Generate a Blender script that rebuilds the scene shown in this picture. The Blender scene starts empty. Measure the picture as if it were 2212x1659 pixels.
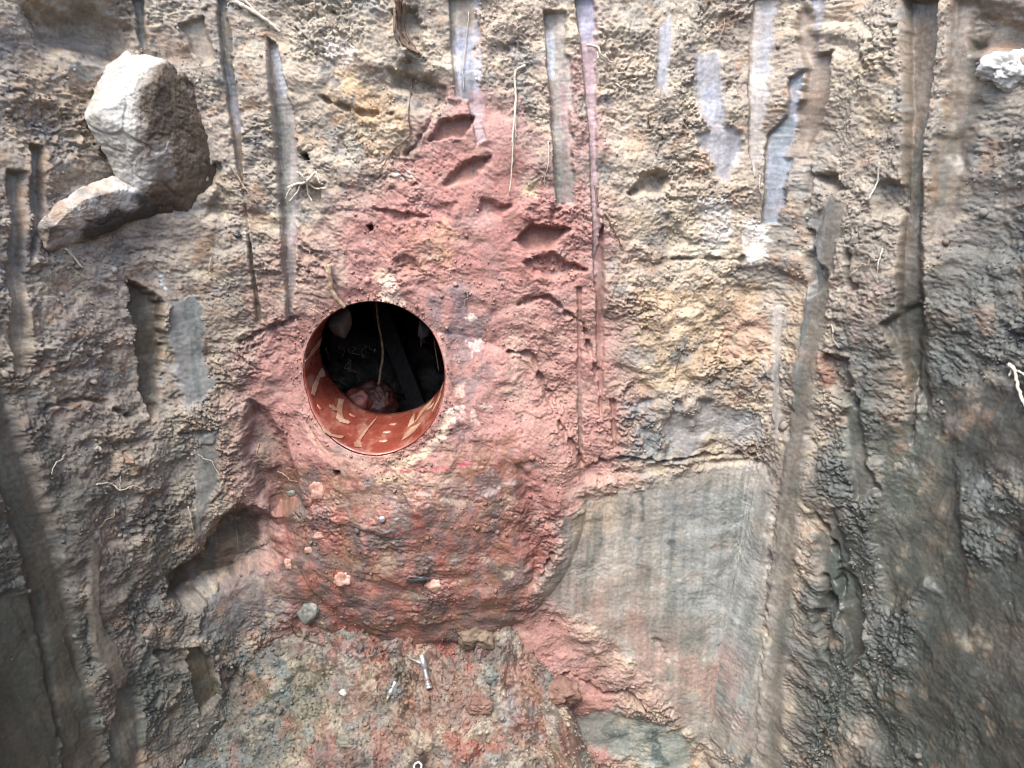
import bpy, bmesh, math, random
import numpy as np
from mathutils import Vector, noise as mnoise
random.seed(7); rng = np.random.RandomState(11)
C = bpy.context.scene.collection
S = bpy.context.scene
PI = math.pi
# ------------------------------------------------------------------ camera
F0 = 1580.0; PITCH = math.radians(20)          # focal length for a 2212 px wide frame
cam = bpy.data.cameras.new('camera'); camo = bpy.data.objects.new('camera', cam); C.objects.link(camo)
camo.location = (0, 0, 0); camo.rotation_euler = (PI/2 - PITCH, 0, 0)
cam.sensor_width = 36; cam.lens = 36*F0/2212; cam.clip_end = 500; cam.clip_start = .02
cam.dof.use_dof = True; cam.dof.focus_distance = 2.08; cam.dof.aperture_fstop = 7
S.camera = camo
# ------------------------------------------------------------------ light
SUN_EL, SUN_AZ = math.radians(63), math.radians(204)     # azimuth measured from +Y clockwise: behind the viewer
w = bpy.data.worlds.new('World'); S.world = w; w.use_nodes = True
nt = w.node_tree; sky = nt.nodes.new('ShaderNodeTexSky'); sky.sky_type = 'NISHITA'; sky.sun_disc = False
sky.sun_elevation = SUN_EL; sky.sun_rotation = SUN_AZ; sky.air_density = 1.0; sky.dust_density = 3.0; sky.ozone_density = 1.0
bg = nt.nodes['Background']; bg.inputs[1].default_value = 0.15
nt.links.new(sky.outputs[0], bg.inputs[0])
sl = bpy.data.lights.new('sun', 'SUN'); sl.energy = 1.5; sl.angle = math.radians(35); sl.color = (1, .97, .93)
so = bpy.data.objects.new('sun', sl); C.objects.link(so)
d = Vector((math.sin(SUN_AZ)*math.cos(SUN_EL), math.cos(SUN_AZ)*math.cos(SUN_EL), math.sin(SUN_EL)))
so.rotation_euler = d.to_track_quat('Z', 'Y').to_euler(); so.location = (0, -2, 5)
S.view_settings.view_transform = 'Standard'; S.view_settings.look = 'None'; S.view_settings.gamma = 1
S.view_settings.exposure = 1.95
S.cycles.filter_width = 1.1
# ------------------------------------------------------------------ helpers
cp, sp_ = math.cos(PITCH), math.sin(PITCH)
def ray(u, v):
    a = (u-1106)/F0; b = -(v-829.5)/F0
    return np.array([a, cp + b*sp_, -sp_ + b*cp])
def proj(P):
    x, y, z = P[..., 0], P[..., 1], P[..., 2]
    dep = y*cp - z*sp_; up = y*sp_ + z*cp
    dd = np.where(dep > .05, dep, np.nan)
    return 1106 + F0*x/dd, 829.5 - F0*up/dd
def lin(c):
    c = np.array(c, float)/255.0
    return np.where(c < .04045, c/12.92, ((c+.055)/1.055)**2.4)
def hsh(ix, iy, seed):
    with np.errstate(over='ignore'):
        h = ix.astype(np.uint32)*np.uint32(374761393) + iy.astype(np.uint32)*np.uint32(668265263) + np.uint32((seed*2246822519) & 0xffffffff)
        h = (h ^ (h >> np.uint32(13)))*np.uint32(1274126177); h = h ^ (h >> np.uint32(16))
        h = h*np.uint32(2654435761); h = h ^ (h >> np.uint32(15))
    return h.astype(np.float32)/np.float32(4294967295.0)
def gnoise(x, y, seed):
    ix = np.floor(x).astype(np.int64); iy = np.floor(y).astype(np.int64)
    fx = (x-ix).astype(np.float32); fy = (y-iy).astype(np.float32)
    ux = fx*fx*fx*(fx*(fx*6-15)+10); uy = fy*fy*fy*(fy*(fy*6-15)+10)
    def g(dx, dy):
        a = hsh(ix+dx, iy+dy, seed)*np.float32(2*PI)
        return np.cos(a)*(fx-dx) + np.sin(a)*(fy-dy)
    a = g(0,0); b = g(1,0); c = g(0,1); e = g(1,1)
    return ((a+(b-a)*ux)*(1-uy) + (c+(e-c)*ux)*uy)*1.5
def fbm(x, y, seed, n=4, g=.5):
    r = 0; a = 1; f = 1; t = 0
    for i in range(n):
        r = r + a*gnoise(x*f+i*7.3, y*f-i*3.1, seed+i*17); t += a; a *= g; f *= 2.03
    return r/t*1.4
def ridge(x, y, seed, n=3):
    r = 0; a = 1; f = 1; t = 0
    for i in range(n):
        r = r + a*(1-np.abs(gnoise(x*f+i*5.3, y*f+i*9.1, seed+i*13))*2.2); t += a; a *= .5; f *= 2.1
    return r/t
def worley(x, y, seed):
    ix = np.floor(x).astype(np.int64); iy = np.floor(y).astype(np.int64)
    f1 = np.full(x.shape, 9., np.float32); f2 = f1.copy(); cid = np.zeros(x.shape, np.float32)
    for dx in (-1, 0, 1):
        for dy in (-1, 0, 1):
            jx, jy = ix+dx, iy+dy
            d_ = (jx + .5 + .8*(hsh(jx, jy, seed)-.5) - x)**2 + (jy + .5 + .8*(hsh(jx, jy, seed+5)-.5) - y)**2
            cl = d_ < f1
            f2 = np.where(cl, f1, np.minimum(f2, d_)); cid = np.where(cl, hsh(jx, jy, seed+9), cid); f1 = np.where(cl, d_, f1)
    return np.sqrt(f1), np.sqrt(f2), cid
def sst(a, b, x):
    t = np.clip((x-a)/(b-a), 0, 1); return t*t*(3-2*t)
def polydist(A, B, poly):
    """signed distance to polygon, negative inside"""
    n = len(poly); dmin = np.full(A.shape, 1e9); ins = np.zeros(A.shape, bool)
    for i in range(n):
        x1, y1 = poly[i]; x2, y2 = poly[(i+1) % n]
        ex, ey = x2-x1, y2-y1; L = ex*ex+ey*ey+1e-12
        t = np.clip(((A-x1)*ex + (B-y1)*ey)/L, 0, 1)
        dmin = np.minimum(dmin, (A-x1-t*ex)**2 + (B-y1-t*ey)**2)
        c = ((y1 > B) != (y2 > B))
        xi = x1 + (B-y1)*ex/(ey if abs(ey) > 1e-9 else 1e-9)
        ins ^= c & (A < xi)
    r = np.sqrt(dmin); return np.where(ins, -r, r)
def linedist(A, B, pts, r0, r1=None):
    """distance to a polyline minus its radius"""
    best = np.full(A.shape, 1e9); n = len(pts)-1
    for i in range(n):
        x1, y1 = pts[i]; x2, y2 = pts[i+1]; ex, ey = x2-x1, y2-y1; L = ex*ex+ey*ey+1e-12
        t = np.clip(((A-x1)*ex + (B-y1)*ey)/L, 0, 1)
        best = np.minimum(best, np.sqrt((A-x1-t*ex)**2 + (B-y1-t*ey)**2))
    return best - r0
# ------------------------------------------------------------------ pit plan and sheets
def catmull(pts, n):
    pts = [np.array(p, float) for p in pts]; out = []
    P = [2*pts[0]-pts[1]] + pts + [2*pts[-1]-pts[-2]]
    for i in range(1, len(P)-2):
        for k in range(n):
            t = k/n
            out.append(.5*((2*P[i]) + (-P[i-1]+P[i+1])*t + (2*P[i-1]-5*P[i]+4*P[i+1]-P[i+2])*t*t + (-P[i-1]+3*P[i]-3*P[i+1]+P[i+2])*t**3))
    out.append(pts[-1]); return np.array(out)
plan = catmull([(0,-1.7),(-.9,-1.65),(-1.4,-1.3),(-1.48,-.6),(-1.42,.4),(-1.26,1.15),(-1.12,1.6),(-.95,1.88),(-.7,1.99),(-.4,2.0),(.1,2.02),(.5,2.03),
                (.72,2.02),(.80,1.92),(.90,1.78),(1.02,1.66),(1.10,1.42),(1.14,1.1),(1.22,.4),(1.28,-.6),(1.2,-1.3),(.8,-1.6),(0,-1.7)], 60)
seg = np.r_[0, np.cumsum(np.hypot(*np.diff(plan, axis=0).T))]
S_TOT = seg[-1]
sfine = np.linspace(0, S_TOT, 20000)
px_ = np.interp(sfine, seg, plan[:, 0]); py_ = np.interp(sfine, seg, plan[:, 1])
dens = np.where((py_ > 1.0) & (px_ > -1.4), 1/.0029, 1/.04)
kk = np.ones(201)/201; dens = np.convolve(np.pad(dens, 100, mode='edge'), kk, 'valid')
cum = np.r_[0, np.cumsum((dens[1:]+dens[:-1])/2*np.diff(sfine))]
sv = np.interp(np.arange(0, int(cum[-1])+1), cum, sfine); sv[-1] = S_TOT
ZT, ZB, FLOOR = .62, -2.35, -2.22
zv = np.r_[np.linspace(ZT, .34, 12)[:-1], np.arange(.34, ZB, -.0029)]
def plan_at(s):
    x = np.interp(s, seg, plan[:, 0]); y = np.interp(s, seg, plan[:, 1]); e = .02
    tx = np.interp(np.minimum(s+e, S_TOT), seg, plan[:, 0]) - np.interp(np.maximum(s-e, 0), seg, plan[:, 0])
    ty = np.interp(np.minimum(s+e, S_TOT), seg, plan[:, 1]) - np.interp(np.maximum(s-e, 0), seg, plan[:, 1])
    L = np.hypot(tx, ty); return x, y, ty/L, -tx/L        # inward normal (path runs clockwise)
LEAN = .13
class Sheet:
    def __init__(s, A, B, base, nor):
        s.A, s.B, s.base, s.nor = A.astype(np.float32), B.astype(np.float32), base, nor
        s.U, s.V = proj(base); s.U = np.nan_to_num(s.U, nan=-9e3); s.V = np.nan_to_num(s.V, nan=-9e3)
        sh = A.shape; s.h = np.zeros(sh); s.col = np.zeros(sh+(3,)); s.cr = np.ones(sh); s.gl = np.zeros(sh); s.stri = np.zeros(sh)
    def near(s, u, v, w=10):
        U, V = s.U[::w, ::w], s.V[::w, ::w]; k = np.argmin((U-u)**2+(V-v)**2); i, j = np.unravel_index(k, U.shape)
        i *= w; j *= w; a, b = max(i-w-2, 0), max(j-w-2, 0)
        U, V = s.U[a:i+w+2, b:j+w+2], s.V[a:i+w+2, b:j+w+2]; k = np.argmin((U-u)**2+(V-v)**2); p, q = np.unravel_index(k, U.shape)
        return a+p, b+q
    def ab(s, u, v):
        i, j = s.near(u, v); return s.A[i, j], s.B[i, j]
    def region(s, pts, m):
        ab = [s.ab(*p) for p in pts]; xs = [p[0] for p in ab]; ys = [p[1] for p in ab]
        ii = np.where((s.B[:, 0] > min(ys)-m) & (s.B[:, 0] < max(ys)+m))[0]; jj = np.where((s.A[0] > min(xs)-m) & (s.A[0] < max(xs)+m))[0]
        return ab, slice(ii[0], ii[-1]+1), slice(jj[0], jj[-1]+1)
    def mask(s, pts, f=.012, warp=.010, wf=28, line=None, seed=3, grow=0):
        ab, I, J = s.region(pts, abs(f)*2+warp*2.5+(line or 0)+grow)
        A, B = s.A[I, J], s.B[I, J]
        D = linedist(A, B, ab, line) if line is not None else polydist(A, B, ab)
        D = D + warp*fbm(A*wf, B*wf, seed, 3)*1.3 - grow
        return I, J, 1-sst(-f, f, D), D
    def paint(s, pts, col=None, op=1., f=.012, warp=.010, wf=28, line=None, cr=None, gl=None, dh=0, stri=None, nz=0, nf=20, seed=3, grow=0, push=None):
        I, J, m, D = s.mask(pts, f, warp, wf, line, seed, grow)
        A, B = s.A[I, J], s.B[I, J]
        mo = m*op
        if nz: mo = mo*np.clip(.5 + (fbm(A*nf, B*nf*.7, seed+40, 3)*2.2+.5-nz), 0, 1)
        if col is not None:
            c = lin(col)*ALB; s.col[I, J] = s.col[I, J]*(1-mo[..., None]) + c*mo[..., None]
        mm = mo if nz else m
        if cr is not None: s.cr[I, J] += (cr - s.cr[I, J])*mm
        if gl is not None: s.gl[I, J] += (gl - s.gl[I, J])*mm
        if stri is not None: s.stri[I, J] += (stri - s.stri[I, J])*mm
        if dh: s.h[I, J] += dh*(mm if push is None else mm*push(A, B, D))
def _groove(s, pts, c, d, o):
    # a bucket tooth's furrow: a steep step on the left with its shade painted in, a smooth face rising to a ragged right edge
    I, J, m, D = s.mask(pts, .003, .003, 20)
    A, B = s.A[I, J], s.B[I, J]; ins = D < .002
    lo = np.where(ins, A, 1e9).min(1, keepdims=True); hi = np.where(ins, A, -1e9).max(1, keepdims=True)
    fr = np.clip((A-lo)/np.maximum(hi-lo, .004), 0, 1); rag = fbm(A*30, B*22, 61, 4)*.55
    wgt = m*(1-sst(.82, .98, fr+rag*.6)*.9)
    cc = lin(c)*ALB*1.12*(1+.12*fbm(A*50, B*9, 63, 3))[..., None]; edge = (1-sst(.12, .2, fr+.1*rag))[..., None]
    cc = cc*(1-edge*.75) + lin((122,106,90))*ALB*edge*.75
    s.col[I, J] += (cc-s.col[I, J])*(wgt*o)[..., None]
    s.cr[I, J] *= 1-.92*wgt; s.gl[I, J] += (.6-s.gl[I, J])*wgt; s.stri[I, J] += (1-s.stri[I, J])*wgt
    s.h[I, J] -= d*m*np.clip(1-fr, 0, 1)**.8
Sheet.groove = _groove
ALB = .62
A, B = np.meshgrid(sv, zv)
X0, Y0, NX, NY = plan_at(sv)
off = -LEAN*(B+.7)
base = np.stack([X0[None]+NX[None]*off, Y0[None]+NY[None]*off, B], -1)
nor = np.stack([np.broadcast_to(NX, A.shape), np.broadcast_to(NY, A.shape), np.full(A.shape, LEAN)], -1)
W = Sheet(A, B, base, nor)
xs = np.r_[np.linspace(-1.75,-1.25,12)[:-1], np.arange(-1.25,1.2,.0030), np.linspace(1.2,1.6,12)]
ys = np.r_[np.linspace(-2.5,1.2,60)[:-1], np.arange(1.2,2.12,.0026)]
FX, FY = np.meshgrid(xs, ys)
_f = -1.50 - .56*sst(-.02, .42, FX + .05*fbm(FX*3, FY*3, 95, 2)) + .05*fbm(FX*3, FY*0+3, 92, 3); _t = _f - .85*np.maximum(1.97+.10*fbm(FX*2.5, FY*0, 93, 2)-FY, 0)
fz = np.logaddexp(_t*14, FLOOR*14)/14 + .02*fbm(FX*2.2, FY*2.2, 91, 3)
G = Sheet(FX, FY, np.stack([FX, FY, fz], -1), np.stack([np.zeros_like(FX), np.zeros_like(FX)-.5, np.ones_like(FX)], -1))
# ---- base colour
def basecol(sh, seed, dark):
    A, B = sh.A, sh.B
    n1 = fbm(A*2.1, B*2.6, seed, 4); n2 = fbm(A*7, B*9, seed+3, 4); n3 = fbm(A*22, B*30, seed+5, 3); n4 = fbm(A*3.3+9, B*5, seed+8, 3)
    c = np.broadcast_to(lin((168,156,142)), A.shape+(3,)).copy()
    def mx(m, col): nonlocal c; m = np.clip(m, 0, 1)[..., None]; c = c*(1-m) + lin(col)*m
    mx(sst(0, .5, n1)*.7, (146,138,128)); mx(sst(.05, .5, n2)*.7, (192,178,154)); mx(sst(.1, .6, -n2)*.6, (128,116,106))
    mx(sst(.2, .55, n4)*.55, (150,148,140)); mx(sst(.25, .6, n3)*.5, (212,200,178)); mx(sst(.3,.6,fbm(A*14,B*17,seed+21,3))*.4, (170,132,98))
    mx(sst(.3, .7, -n3)*.45, (112,100,88))
    return c*ALB
W.col[:] = basecol(W, 31, 0); G.col[:] = basecol(G, 57, 0)
#@FEATURES
def P(s): return [tuple(map(float, q.split(','))) for q in s.split()]
HOLE = P('807,648 963,780 807,968 650,810')
# greyer-green clay in the lower half and right side, their shade painted in
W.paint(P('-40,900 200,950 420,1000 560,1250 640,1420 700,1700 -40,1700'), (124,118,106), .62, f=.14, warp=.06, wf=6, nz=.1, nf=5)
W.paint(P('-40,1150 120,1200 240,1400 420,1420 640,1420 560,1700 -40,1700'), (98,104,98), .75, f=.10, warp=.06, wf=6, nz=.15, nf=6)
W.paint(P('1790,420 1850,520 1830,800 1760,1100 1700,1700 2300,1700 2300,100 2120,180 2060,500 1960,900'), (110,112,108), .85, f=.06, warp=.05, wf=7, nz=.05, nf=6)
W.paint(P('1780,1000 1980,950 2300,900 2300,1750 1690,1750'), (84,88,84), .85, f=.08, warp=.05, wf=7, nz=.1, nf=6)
W.paint(P('1720,0 1950,0 1950,500 1900,640 1800,640 1750,420'), (184,172,156), .6, f=.04, warp=.03)
# red mud
RED = (184,132,122)
W.paint(P('960,-20 1330,-20 1330,460 1120,420 1000,240'), (176,150,140), .6, f=.05, warp=.05, wf=8, nz=.3, nf=7)
W.paint(P('500,-20 1500,-20 1640,500 1600,820 1400,840 1330,460 700,560 600,300'), (204,188,166), .6, f=.06, warp=.05, wf=8, nz=.2, nf=7)
W.paint(P('640,500 900,300 1330,440 1400,900 1350,1200 1400,1500 1300,1750 700,1750 500,1300 480,900'), (182,140,128), .55, f=.07, warp=.06, wf=7, nz=.0, nf=8)
W.paint(P('930,240 1000,200 1080,195 1130,300 1170,400 1290,450 1300,620 1330,960 1250,1080 1190,1180 1170,1290 1250,1390 1330,1480 1300,1700 820,1700 600,1340 560,1060 560,900 600,720 690,640 740,460 860,420 890,330'), RED, .88, f=.055, warp=.045, wf=9, nz=.0, nf=9, cr=.6)
W.paint(P('860,330 1100,290 1230,470 1260,600 1100,640 900,560 760,500'), (180,120,108), .65, f=.04, warp=.03, nz=.2, nf=12)
W.paint(P('1080,640 1280,620 1330,960 1240,1080 1150,1000 1080,800'), (190,148,132), .6, f=.04, warp=.03, nz=.25, nf=14)
W.paint(P('500,720 640,690 640,900 680,1000 620,1100 560,1000'), (168,114,104), .6, f=.04, warp=.04, nz=.2, nf=14)
W.paint(P('1180,130 1300,100 1310,460 1180,460'), (184,134,124), .6, f=.02, warp=.02, nz=.3, nf=12)
DRUM = P('700,985 800,1000 960,985 1110,960 1130,1050 1190,1180 1170,1250 1110,1330 1000,1375 860,1390 720,1375 640,1330 600,1230 580,1120 580,1060 620,1010')
W.paint(DRUM, (162,106,92), .85, f=.02, warp=.02, cr=.55, gl=1., nz=.02, nf=9)
W.paint(DRUM, (126,108,86), .65, f=.02, warp=.02, nz=.45, nf=10, seed=9)
W.paint(DRUM, (160,98,86), .5, f=.02, warp=.02, nz=.5, nf=13, seed=12)
W.paint(DRUM, (98,98,100), .6, f=.02, warp=.02, nz=.65, nf=16, seed=15)
W.paint(P('1120,900 1200,1050 1200,1180 1150,1260 1110,1080'), (146,90,80), .7, f=.03, warp=.02, nz=.1)
W.paint(P('560,860 610,960 640,1060 570,1090 520,960'), (122,82,76), .6, f=.03, warp=.02, nz=.1)  # creases beside the drum: red mud darkened to paint in their shade
# mottled bands around the hole
for pp, c, o in [('930,640 1000,610 1060,680 1030,760 960,720 920,680', (112,104,112), .6), ('960,700 1020,720 1060,800 1010,860 970,800', (118,104,108), .6),
                 ('960,900 1030,890 1060,960 990,1010 930,980', (122,100,100), .6), ('985,640 1010,620 1040,640 1030,700 1000,690', (110,100,106), .5),
                 ('700,1180 760,1160 800,1130 850,1110 830,1160 760,1190',(104,84,82),.5), ('760,980 960,930 1060,960 1000,1040 800,1080 690,1040', (186,148,122), .45),
                 ('760,1120 850,1095 880,1130 800,1165', (100,92,92), .6), ('960,960 1110,920 1130,980 1000,1010', (150,100,76), .6),
                 ('830,540 900,480 990,520 960,620 880,600', (190,134,110), .5)]:
    W.paint(P(pp), c, o, f=.012, warp=.02, nz=.15, nf=24)
for pp, c, o in [('818,618 850,590 862,628 880,668 850,655 820,650', (240,212,196), 1.), ('800,600 835,575 850,600 820,620',(226,190,166),.8), ('1000,672 1022,670 1030,688 1012,698', (238,214,200), .9),
                 ('1008,738 1035,732 1044,755 1020,765', (232,196,182), .85), ('965,872 1000,862 1010,884 985,900 962,892', (240,220,204), .95),
                 ('1005,880 1024,876 1034,905 1020,900', (238,214,198), .9), ('1040,865 1056,860 1058,872 1044,876', (240,220,210), .9),
                 ('950,905 970,900 966,930 950,925', (230,196,176), .8), ('980,830 1000,820 1004,850 985,852', (224,184,164), .7),
                 ('855,376 885,372 892,386 870,392', (240,222,212), .95), ('850,970 905,960 900,1010 820,1020', (204,176,148), .6),
                 ('700,90 745,85 775,110 770,140 730,150 705,125', (234,222,208), .85), ('715,150 770,150 790,200 820,230 815,280 780,285 750,220', (226,196,160), .8),
                 ('700,190 830,180 880,240 870,340 800,340 720,260', (196,164,128), .5), ('1125,400 1165,390 1160,425 1130,420', (210,194,156), .6),
                 ('1600,470 1650,480 1660,540 1640,590 1605,580', (232,224,214), .85), ('1500,430 1575,420 1585,510 1540,560 1510,520', (214,208,200), .75),
                 ('1440,420 1520,440 1520,560 1440,560', (196,184,160), .6), ('1480,520 1570,530 1560,590 1440,600', (198,190,172), .6),
                 ('1240,1090 1260,1080 1262,1120 1240,1130',(196,186,160),.6),
                 ('930,490 960,470 990,500 970,580 930,560', (206,158,128), .7), ('905,520 930,510 935,570 910,580', (214,168,140), .6),
                 ('750,700 790,740 760,720',(200,150,140),.4), ('1170,20 1240,10 1230,110 1180,100', (196,180,150), .5),
                 ('610,690 640,700 640,720 600,710',(150,110,100),.5), ('420,520 470,500 450,560 415,570', (150,116,84), .6), ('1760,740 1800,780 1790,860 1765,800',(160,100,70),.6),
                 ('395,610 480,640 540,690 480,720 400,690', (170,152,132), .5), ('340,590 356,590 356,620 346,620', (232,236,238), .9), ('700,600 740,560 760,620 700,640',(196,170,150),.5),
                 ('1700,600 1760,620 1770,760 1700,780', (196,176,150), .5), ('60,100 180,180 200,400 60,420 0,260',(184,160,132),.5),
                 ('1830,600 1960,560 1960,700 1850,740',(182,160,146),.6), ('1800,40 1940,60 1940,200 1800,260',(196,184,164),.6), ('1850,130 1930,120 1940,260 1880,300',(200,184,158),.7),
                 ('1370,620 1640,600 1640,800 1380,840',(192,168,138),.6),('1560,680 1660,680 1660,760 1560,780',(186,134,108),.4), ('1900,1500 1990,1480 1960,1560',(120,96,70),.6),
                 ('1930,1060 2010,1020 2000,1140 1960,1180',(92,104,84),.7), ('1880,760 1960,820 1950,960 1880,880',(140,112,84),.5), ('1800,850 1880,860 1890,1000 1810,980',(140,140,126),.6)]:
    W.paint(P(pp), c, min(1, o*1.15), f=.004, warp=.009, wf=45, nz=-.25, nf=40)
W.paint(P('872,974 915,958 945,925 962,880 972,884 962,925 935,962 885,985'), (226,204,180), .85, f=.004, warp=.006, cr=.4)
W.paint(P('668,905 690,935 720,955 755,968 750,978 710,966 680,945 660,915'), (206,160,140), .8, f=.004, warp=.006, cr=.4)
# magenta spray marks
for pp in ['800,998 860,994 930,992 1015,980', '850,1118 885,1112 920,1104', '870,1100 880,1122 895,1140']:
    W.paint(P(pp), (212,70,92), .75, f=.003, warp=.004, line=.0022, nz=.1, nf=70)
# ---- bucket-tooth strips and scraped clay (smooth), bluish sky sheen painted into their colour
BL = (150,154,168); TN = (158,146,134)
def strip(pp, c, o=.85, f=.003, warp=.004, cr=.06, gl=.55, dh=-.012, st=1., nz=0, groove=False, **k):
    if groove:
        W.groove(P(pp), c, abs(dh)*.85, o); return
    c = tuple(np.array(c)*.8 + np.mean(c)*.2 - 0)
    W.paint(P(pp), c, o, f=f, warp=warp, cr=cr, gl=gl, dh=dh, stri=st, nz=nz, **k)
strip('468,-5 494,-5 522,262 531,420 567,690 557,700 530,440 496,250', (140,124,110), dh=-.02, groove=True)
strip('487,140 505,150 526,275 514,285 500,230', (166,166,176), dh=0)
strip('580,82 600,92 645,262 654,440 634,700 624,700 606,430 588,200', (160,154,152), dh=-.03, groove=True)
strip('586,90 604,100 622,200 600,230', (176,184,196), .7, dh=0)
strip('632,500 640,520 634,690 628,690', (176,140,134), .6, dh=0)
strip('968,-5 1034,-5 1044,170 1050,300 1030,316 1012,214 984,210 974,120', (174,172,180), nz=0, groove=True)
strip('976,-5 1022,-5 1026,60 978,60', (176,156,124), dh=0)
strip('980,90 1020,80 1022,150 990,170', (168,176,196), .7, dh=0)
strip('1010,200 1044,200 1044,300 1028,312', (190,146,142), .8, dh=0)
strip('1174,25 1226,25 1238,200 1244,440 1200,446 1186,200', (164,156,148), dh=-.02, groove=True)
strip('1178,60 1196,60 1200,170 1186,170', (200,206,214), .8, dh=0)
strip('1210,180 1228,190 1236,440 1218,440', (178,142,138), .7, dh=0)
strip('1240,-5 1294,-5 1290,130 1288,300 1294,560 1282,620 1272,300 1256,140', (180,156,160), .85, groove=True)
strip('1250,-5 1280,-5 1284,90 1254,90', (164,164,186), .8, dh=0)
strip('1300,470 1300,470 1306,760 1298,900 1290,760 1284,560', (180,120,106), .6, dh=-.01)
strip('1246,620 1256,620 1258,1000 1250,1000', (190,130,116), .6, dh=-.008)
strip('1318,860 1328,860 1332,970 1324,970', (186,124,108), .7, dh=-.008)
strip('1424,60 1452,30 1450,120 1436,205 1418,190', (168,176,192), .65, f=.008, dh=-.004)
strip('1504,115 1556,108 1562,200 1566,270 1600,290 1604,330 1566,396 1548,380 1530,330 1508,320 1506,290 1530,280 1500,210', (156,160,172), .75, f=.010, dh=-.004)
strip('1520,190 1545,180 1556,250 1530,260', (160,172,198), .6, dh=0, f=.014)
strip('1636,-5 1680,-5 1664,200 1654,320 1628,380 1616,330 1618,200 1626,60', (170,164,158), dh=-.014, groove=True)
strip('1650,20 1676,20 1664,160 1644,160', (172,176,190), .6, dh=0, f=.01)
strip('1702,168 1742,150 1716,330 1698,484 1645,484 1650,330 1660,290 1704,250', (146,152,162), .9, dh=-.018, groove=True)
strip('1668,300 1706,290 1694,400 1662,400', (146,152,168), .5, dh=0, f=.01)
strip('1756,-5 1779,-5 1771,120 1757,126', (168,168,172), dh=-.01, groove=True)
strip('1736,-5 1756,40 1760,120 1800,110 1796,220 1738,336 1724,250 1742,150 1720,60', (140,120,102), .85, dh=-.02, f=.005)
strip('1750,330 1760,340 1752,440 1744,460', (140,128,114), dh=-.008)
strip('1668,660 1690,660 1680,960 1668,900', (172,166,160), .7, dh=.006)
strip('1800,425 1836,440 1796,640 1748,900 1716,1250 1696,1700 1640,1700 1660,1250 1702,950 1742,640 1760,520', (122,116,106), .9, dh=.009, f=.012, warp=.008)
strip('1758,480 1800,425 1780,560 1746,700 1730,820 1716,880 1742,640', (150,156,154), .6, dh=0, f=.01)
strip('1690,960 1716,960 1690,1250 1672,1690 1650,1690 1664,1250', (150,144,134), .6, dh=0, f=.01)
strip('1955,-5 2030,-5 2020,120 1996,300 1990,650 1965,960 1944,700 1956,300', (116,100,82), .9, dh=-.03, f=.008)
strip('2060,-5 2120,-5 2110,200 2080,360 2050,330', (110,96,80), .7, dh=-.015, f=.015)
strip('2025,300 2090,280 2080,460 2010,520', (120,100,78), .6, dh=-.01, f=.015)
strip('1905,700 1990,650 2000,880 1990,900 1950,780', (116,108,92), .7, dh=-.02, f=.01)
strip('1900,950 1990,900 2060,960 2100,1400 2000,1250 1920,1330 1880,1150', (112,112,98), .55, dh=-.01, f=.02, cr=.3)
strip('2020,860 2212,830 2260,1030 2100,1020 2030,960', (80,76,72), .8, dh=-.006, f=.03, cr=.3)
strip('2000,1290 2100,1220 2260,1200 2260,1700 1990,1700 1960,1480', (82,82,76), .8, dh=-.006, f=.03, cr=.35)
strip('1810,1230 1850,1250 1880,1400 1850,1440 1815,1340', (104,98,84), .7, f=.008)
strip('1760,1180 1800,1100 1850,1300 1790,1320', (100,104,100), .6, f=.01)
strip('1815,900 1850,860 1870,1000 1900,1060 1850,1080', (120,116,104), .7, f=.008)
# pale scraped clay face, lower right
PALE = '1366,862 1480,846 1560,870 1646,950 1640,1250 1632,1700 1560,1640 1420,1540 1400,1470 1340,1400 1250,1330 1160,1290 1166,1236 1206,1190 1206,1110 1330,1060 1460,1000 1380,960'
strip('1205,1110 1300,1070 1400,1040 1668,1010 1664,1250 1656,1700 1500,1600 1400,1470 1300,1370 1160,1290 1166,1236 1206,1190', (164,160,150), .88, dh=.006, f=.030, warp=.02, cr=.13, gl=.5)
strip('1366,862 1480,846 1560,870 1646,900 1648,960 1560,960 1460,1000 1380,960', (160,160,158), .8, dh=-.002, f=.012, cr=.2, nz=.1, nf=12)
strip('1420,1060 1640,1080 1632,1600 1560,1560 1440,1300', (150,158,156), .7, dh=0, f=.05, cr=.2)
W.paint(P('1160,1290 1300,1270 1420,1330 1600,1420 1630,1600 1400,1540 1250,1440'), (172,142,132), .6, f=.08, warp=.04, nz=.1, nf=12)
W.paint(P('1230,1100 1330,1060 1330,1150 1240,1160'), (192,172,146), .5, f=.02)
for pp in ['1365,1150 1390,1150 1392,1230 1372,1230','1340,870 1420,860 1430,960 1380,980','1370,950 1450,930 1470,1000 1380,1000','1440,740 1480,720 1490,780 1450,790','1560,1690 1540,1660 1620,1560']:
    W.paint(P(pp), (124,134,136), .6, f=.01, warp=.01, nz=.2, nf=30)
for pp in ['1370,1160 1386,1160 1384,1175','1440,1165 1456,1165 1450,1200','1380,1050 1392,1090 1388,1120']:
    W.paint(P(pp), (66,84,88), .7, f=.006, warp=.008, nz=.2, nf=50)
W.paint(P('1225,1545 1330,1530 1440,1560 1500,1600 1470,1680 1360,1640 1240,1600'), (142,152,146), .85, f=.02, warp=.015, cr=.25, gl=.5, stri=.5)
for pp in ['1390,1560 1420,1580 1440,1650 1410,1640','1360,1540 1392,1545 1385,1570','1300,1580 1350,1590 1330,1610','1590,1640 1620,1620 1625,1690','1255,1075 1275,1070 1270,1090']: W.paint(P(pp), (66,84,88), .8, f=.008, warp=.012, nz=.1, nf=40)
W.paint(P('430,1330 520,1290 600,1330 620,1420 480,1440 400,1420'), (104,116,116), .6, f=.03, warp=.02, nz=.1, nf=10)
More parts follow.
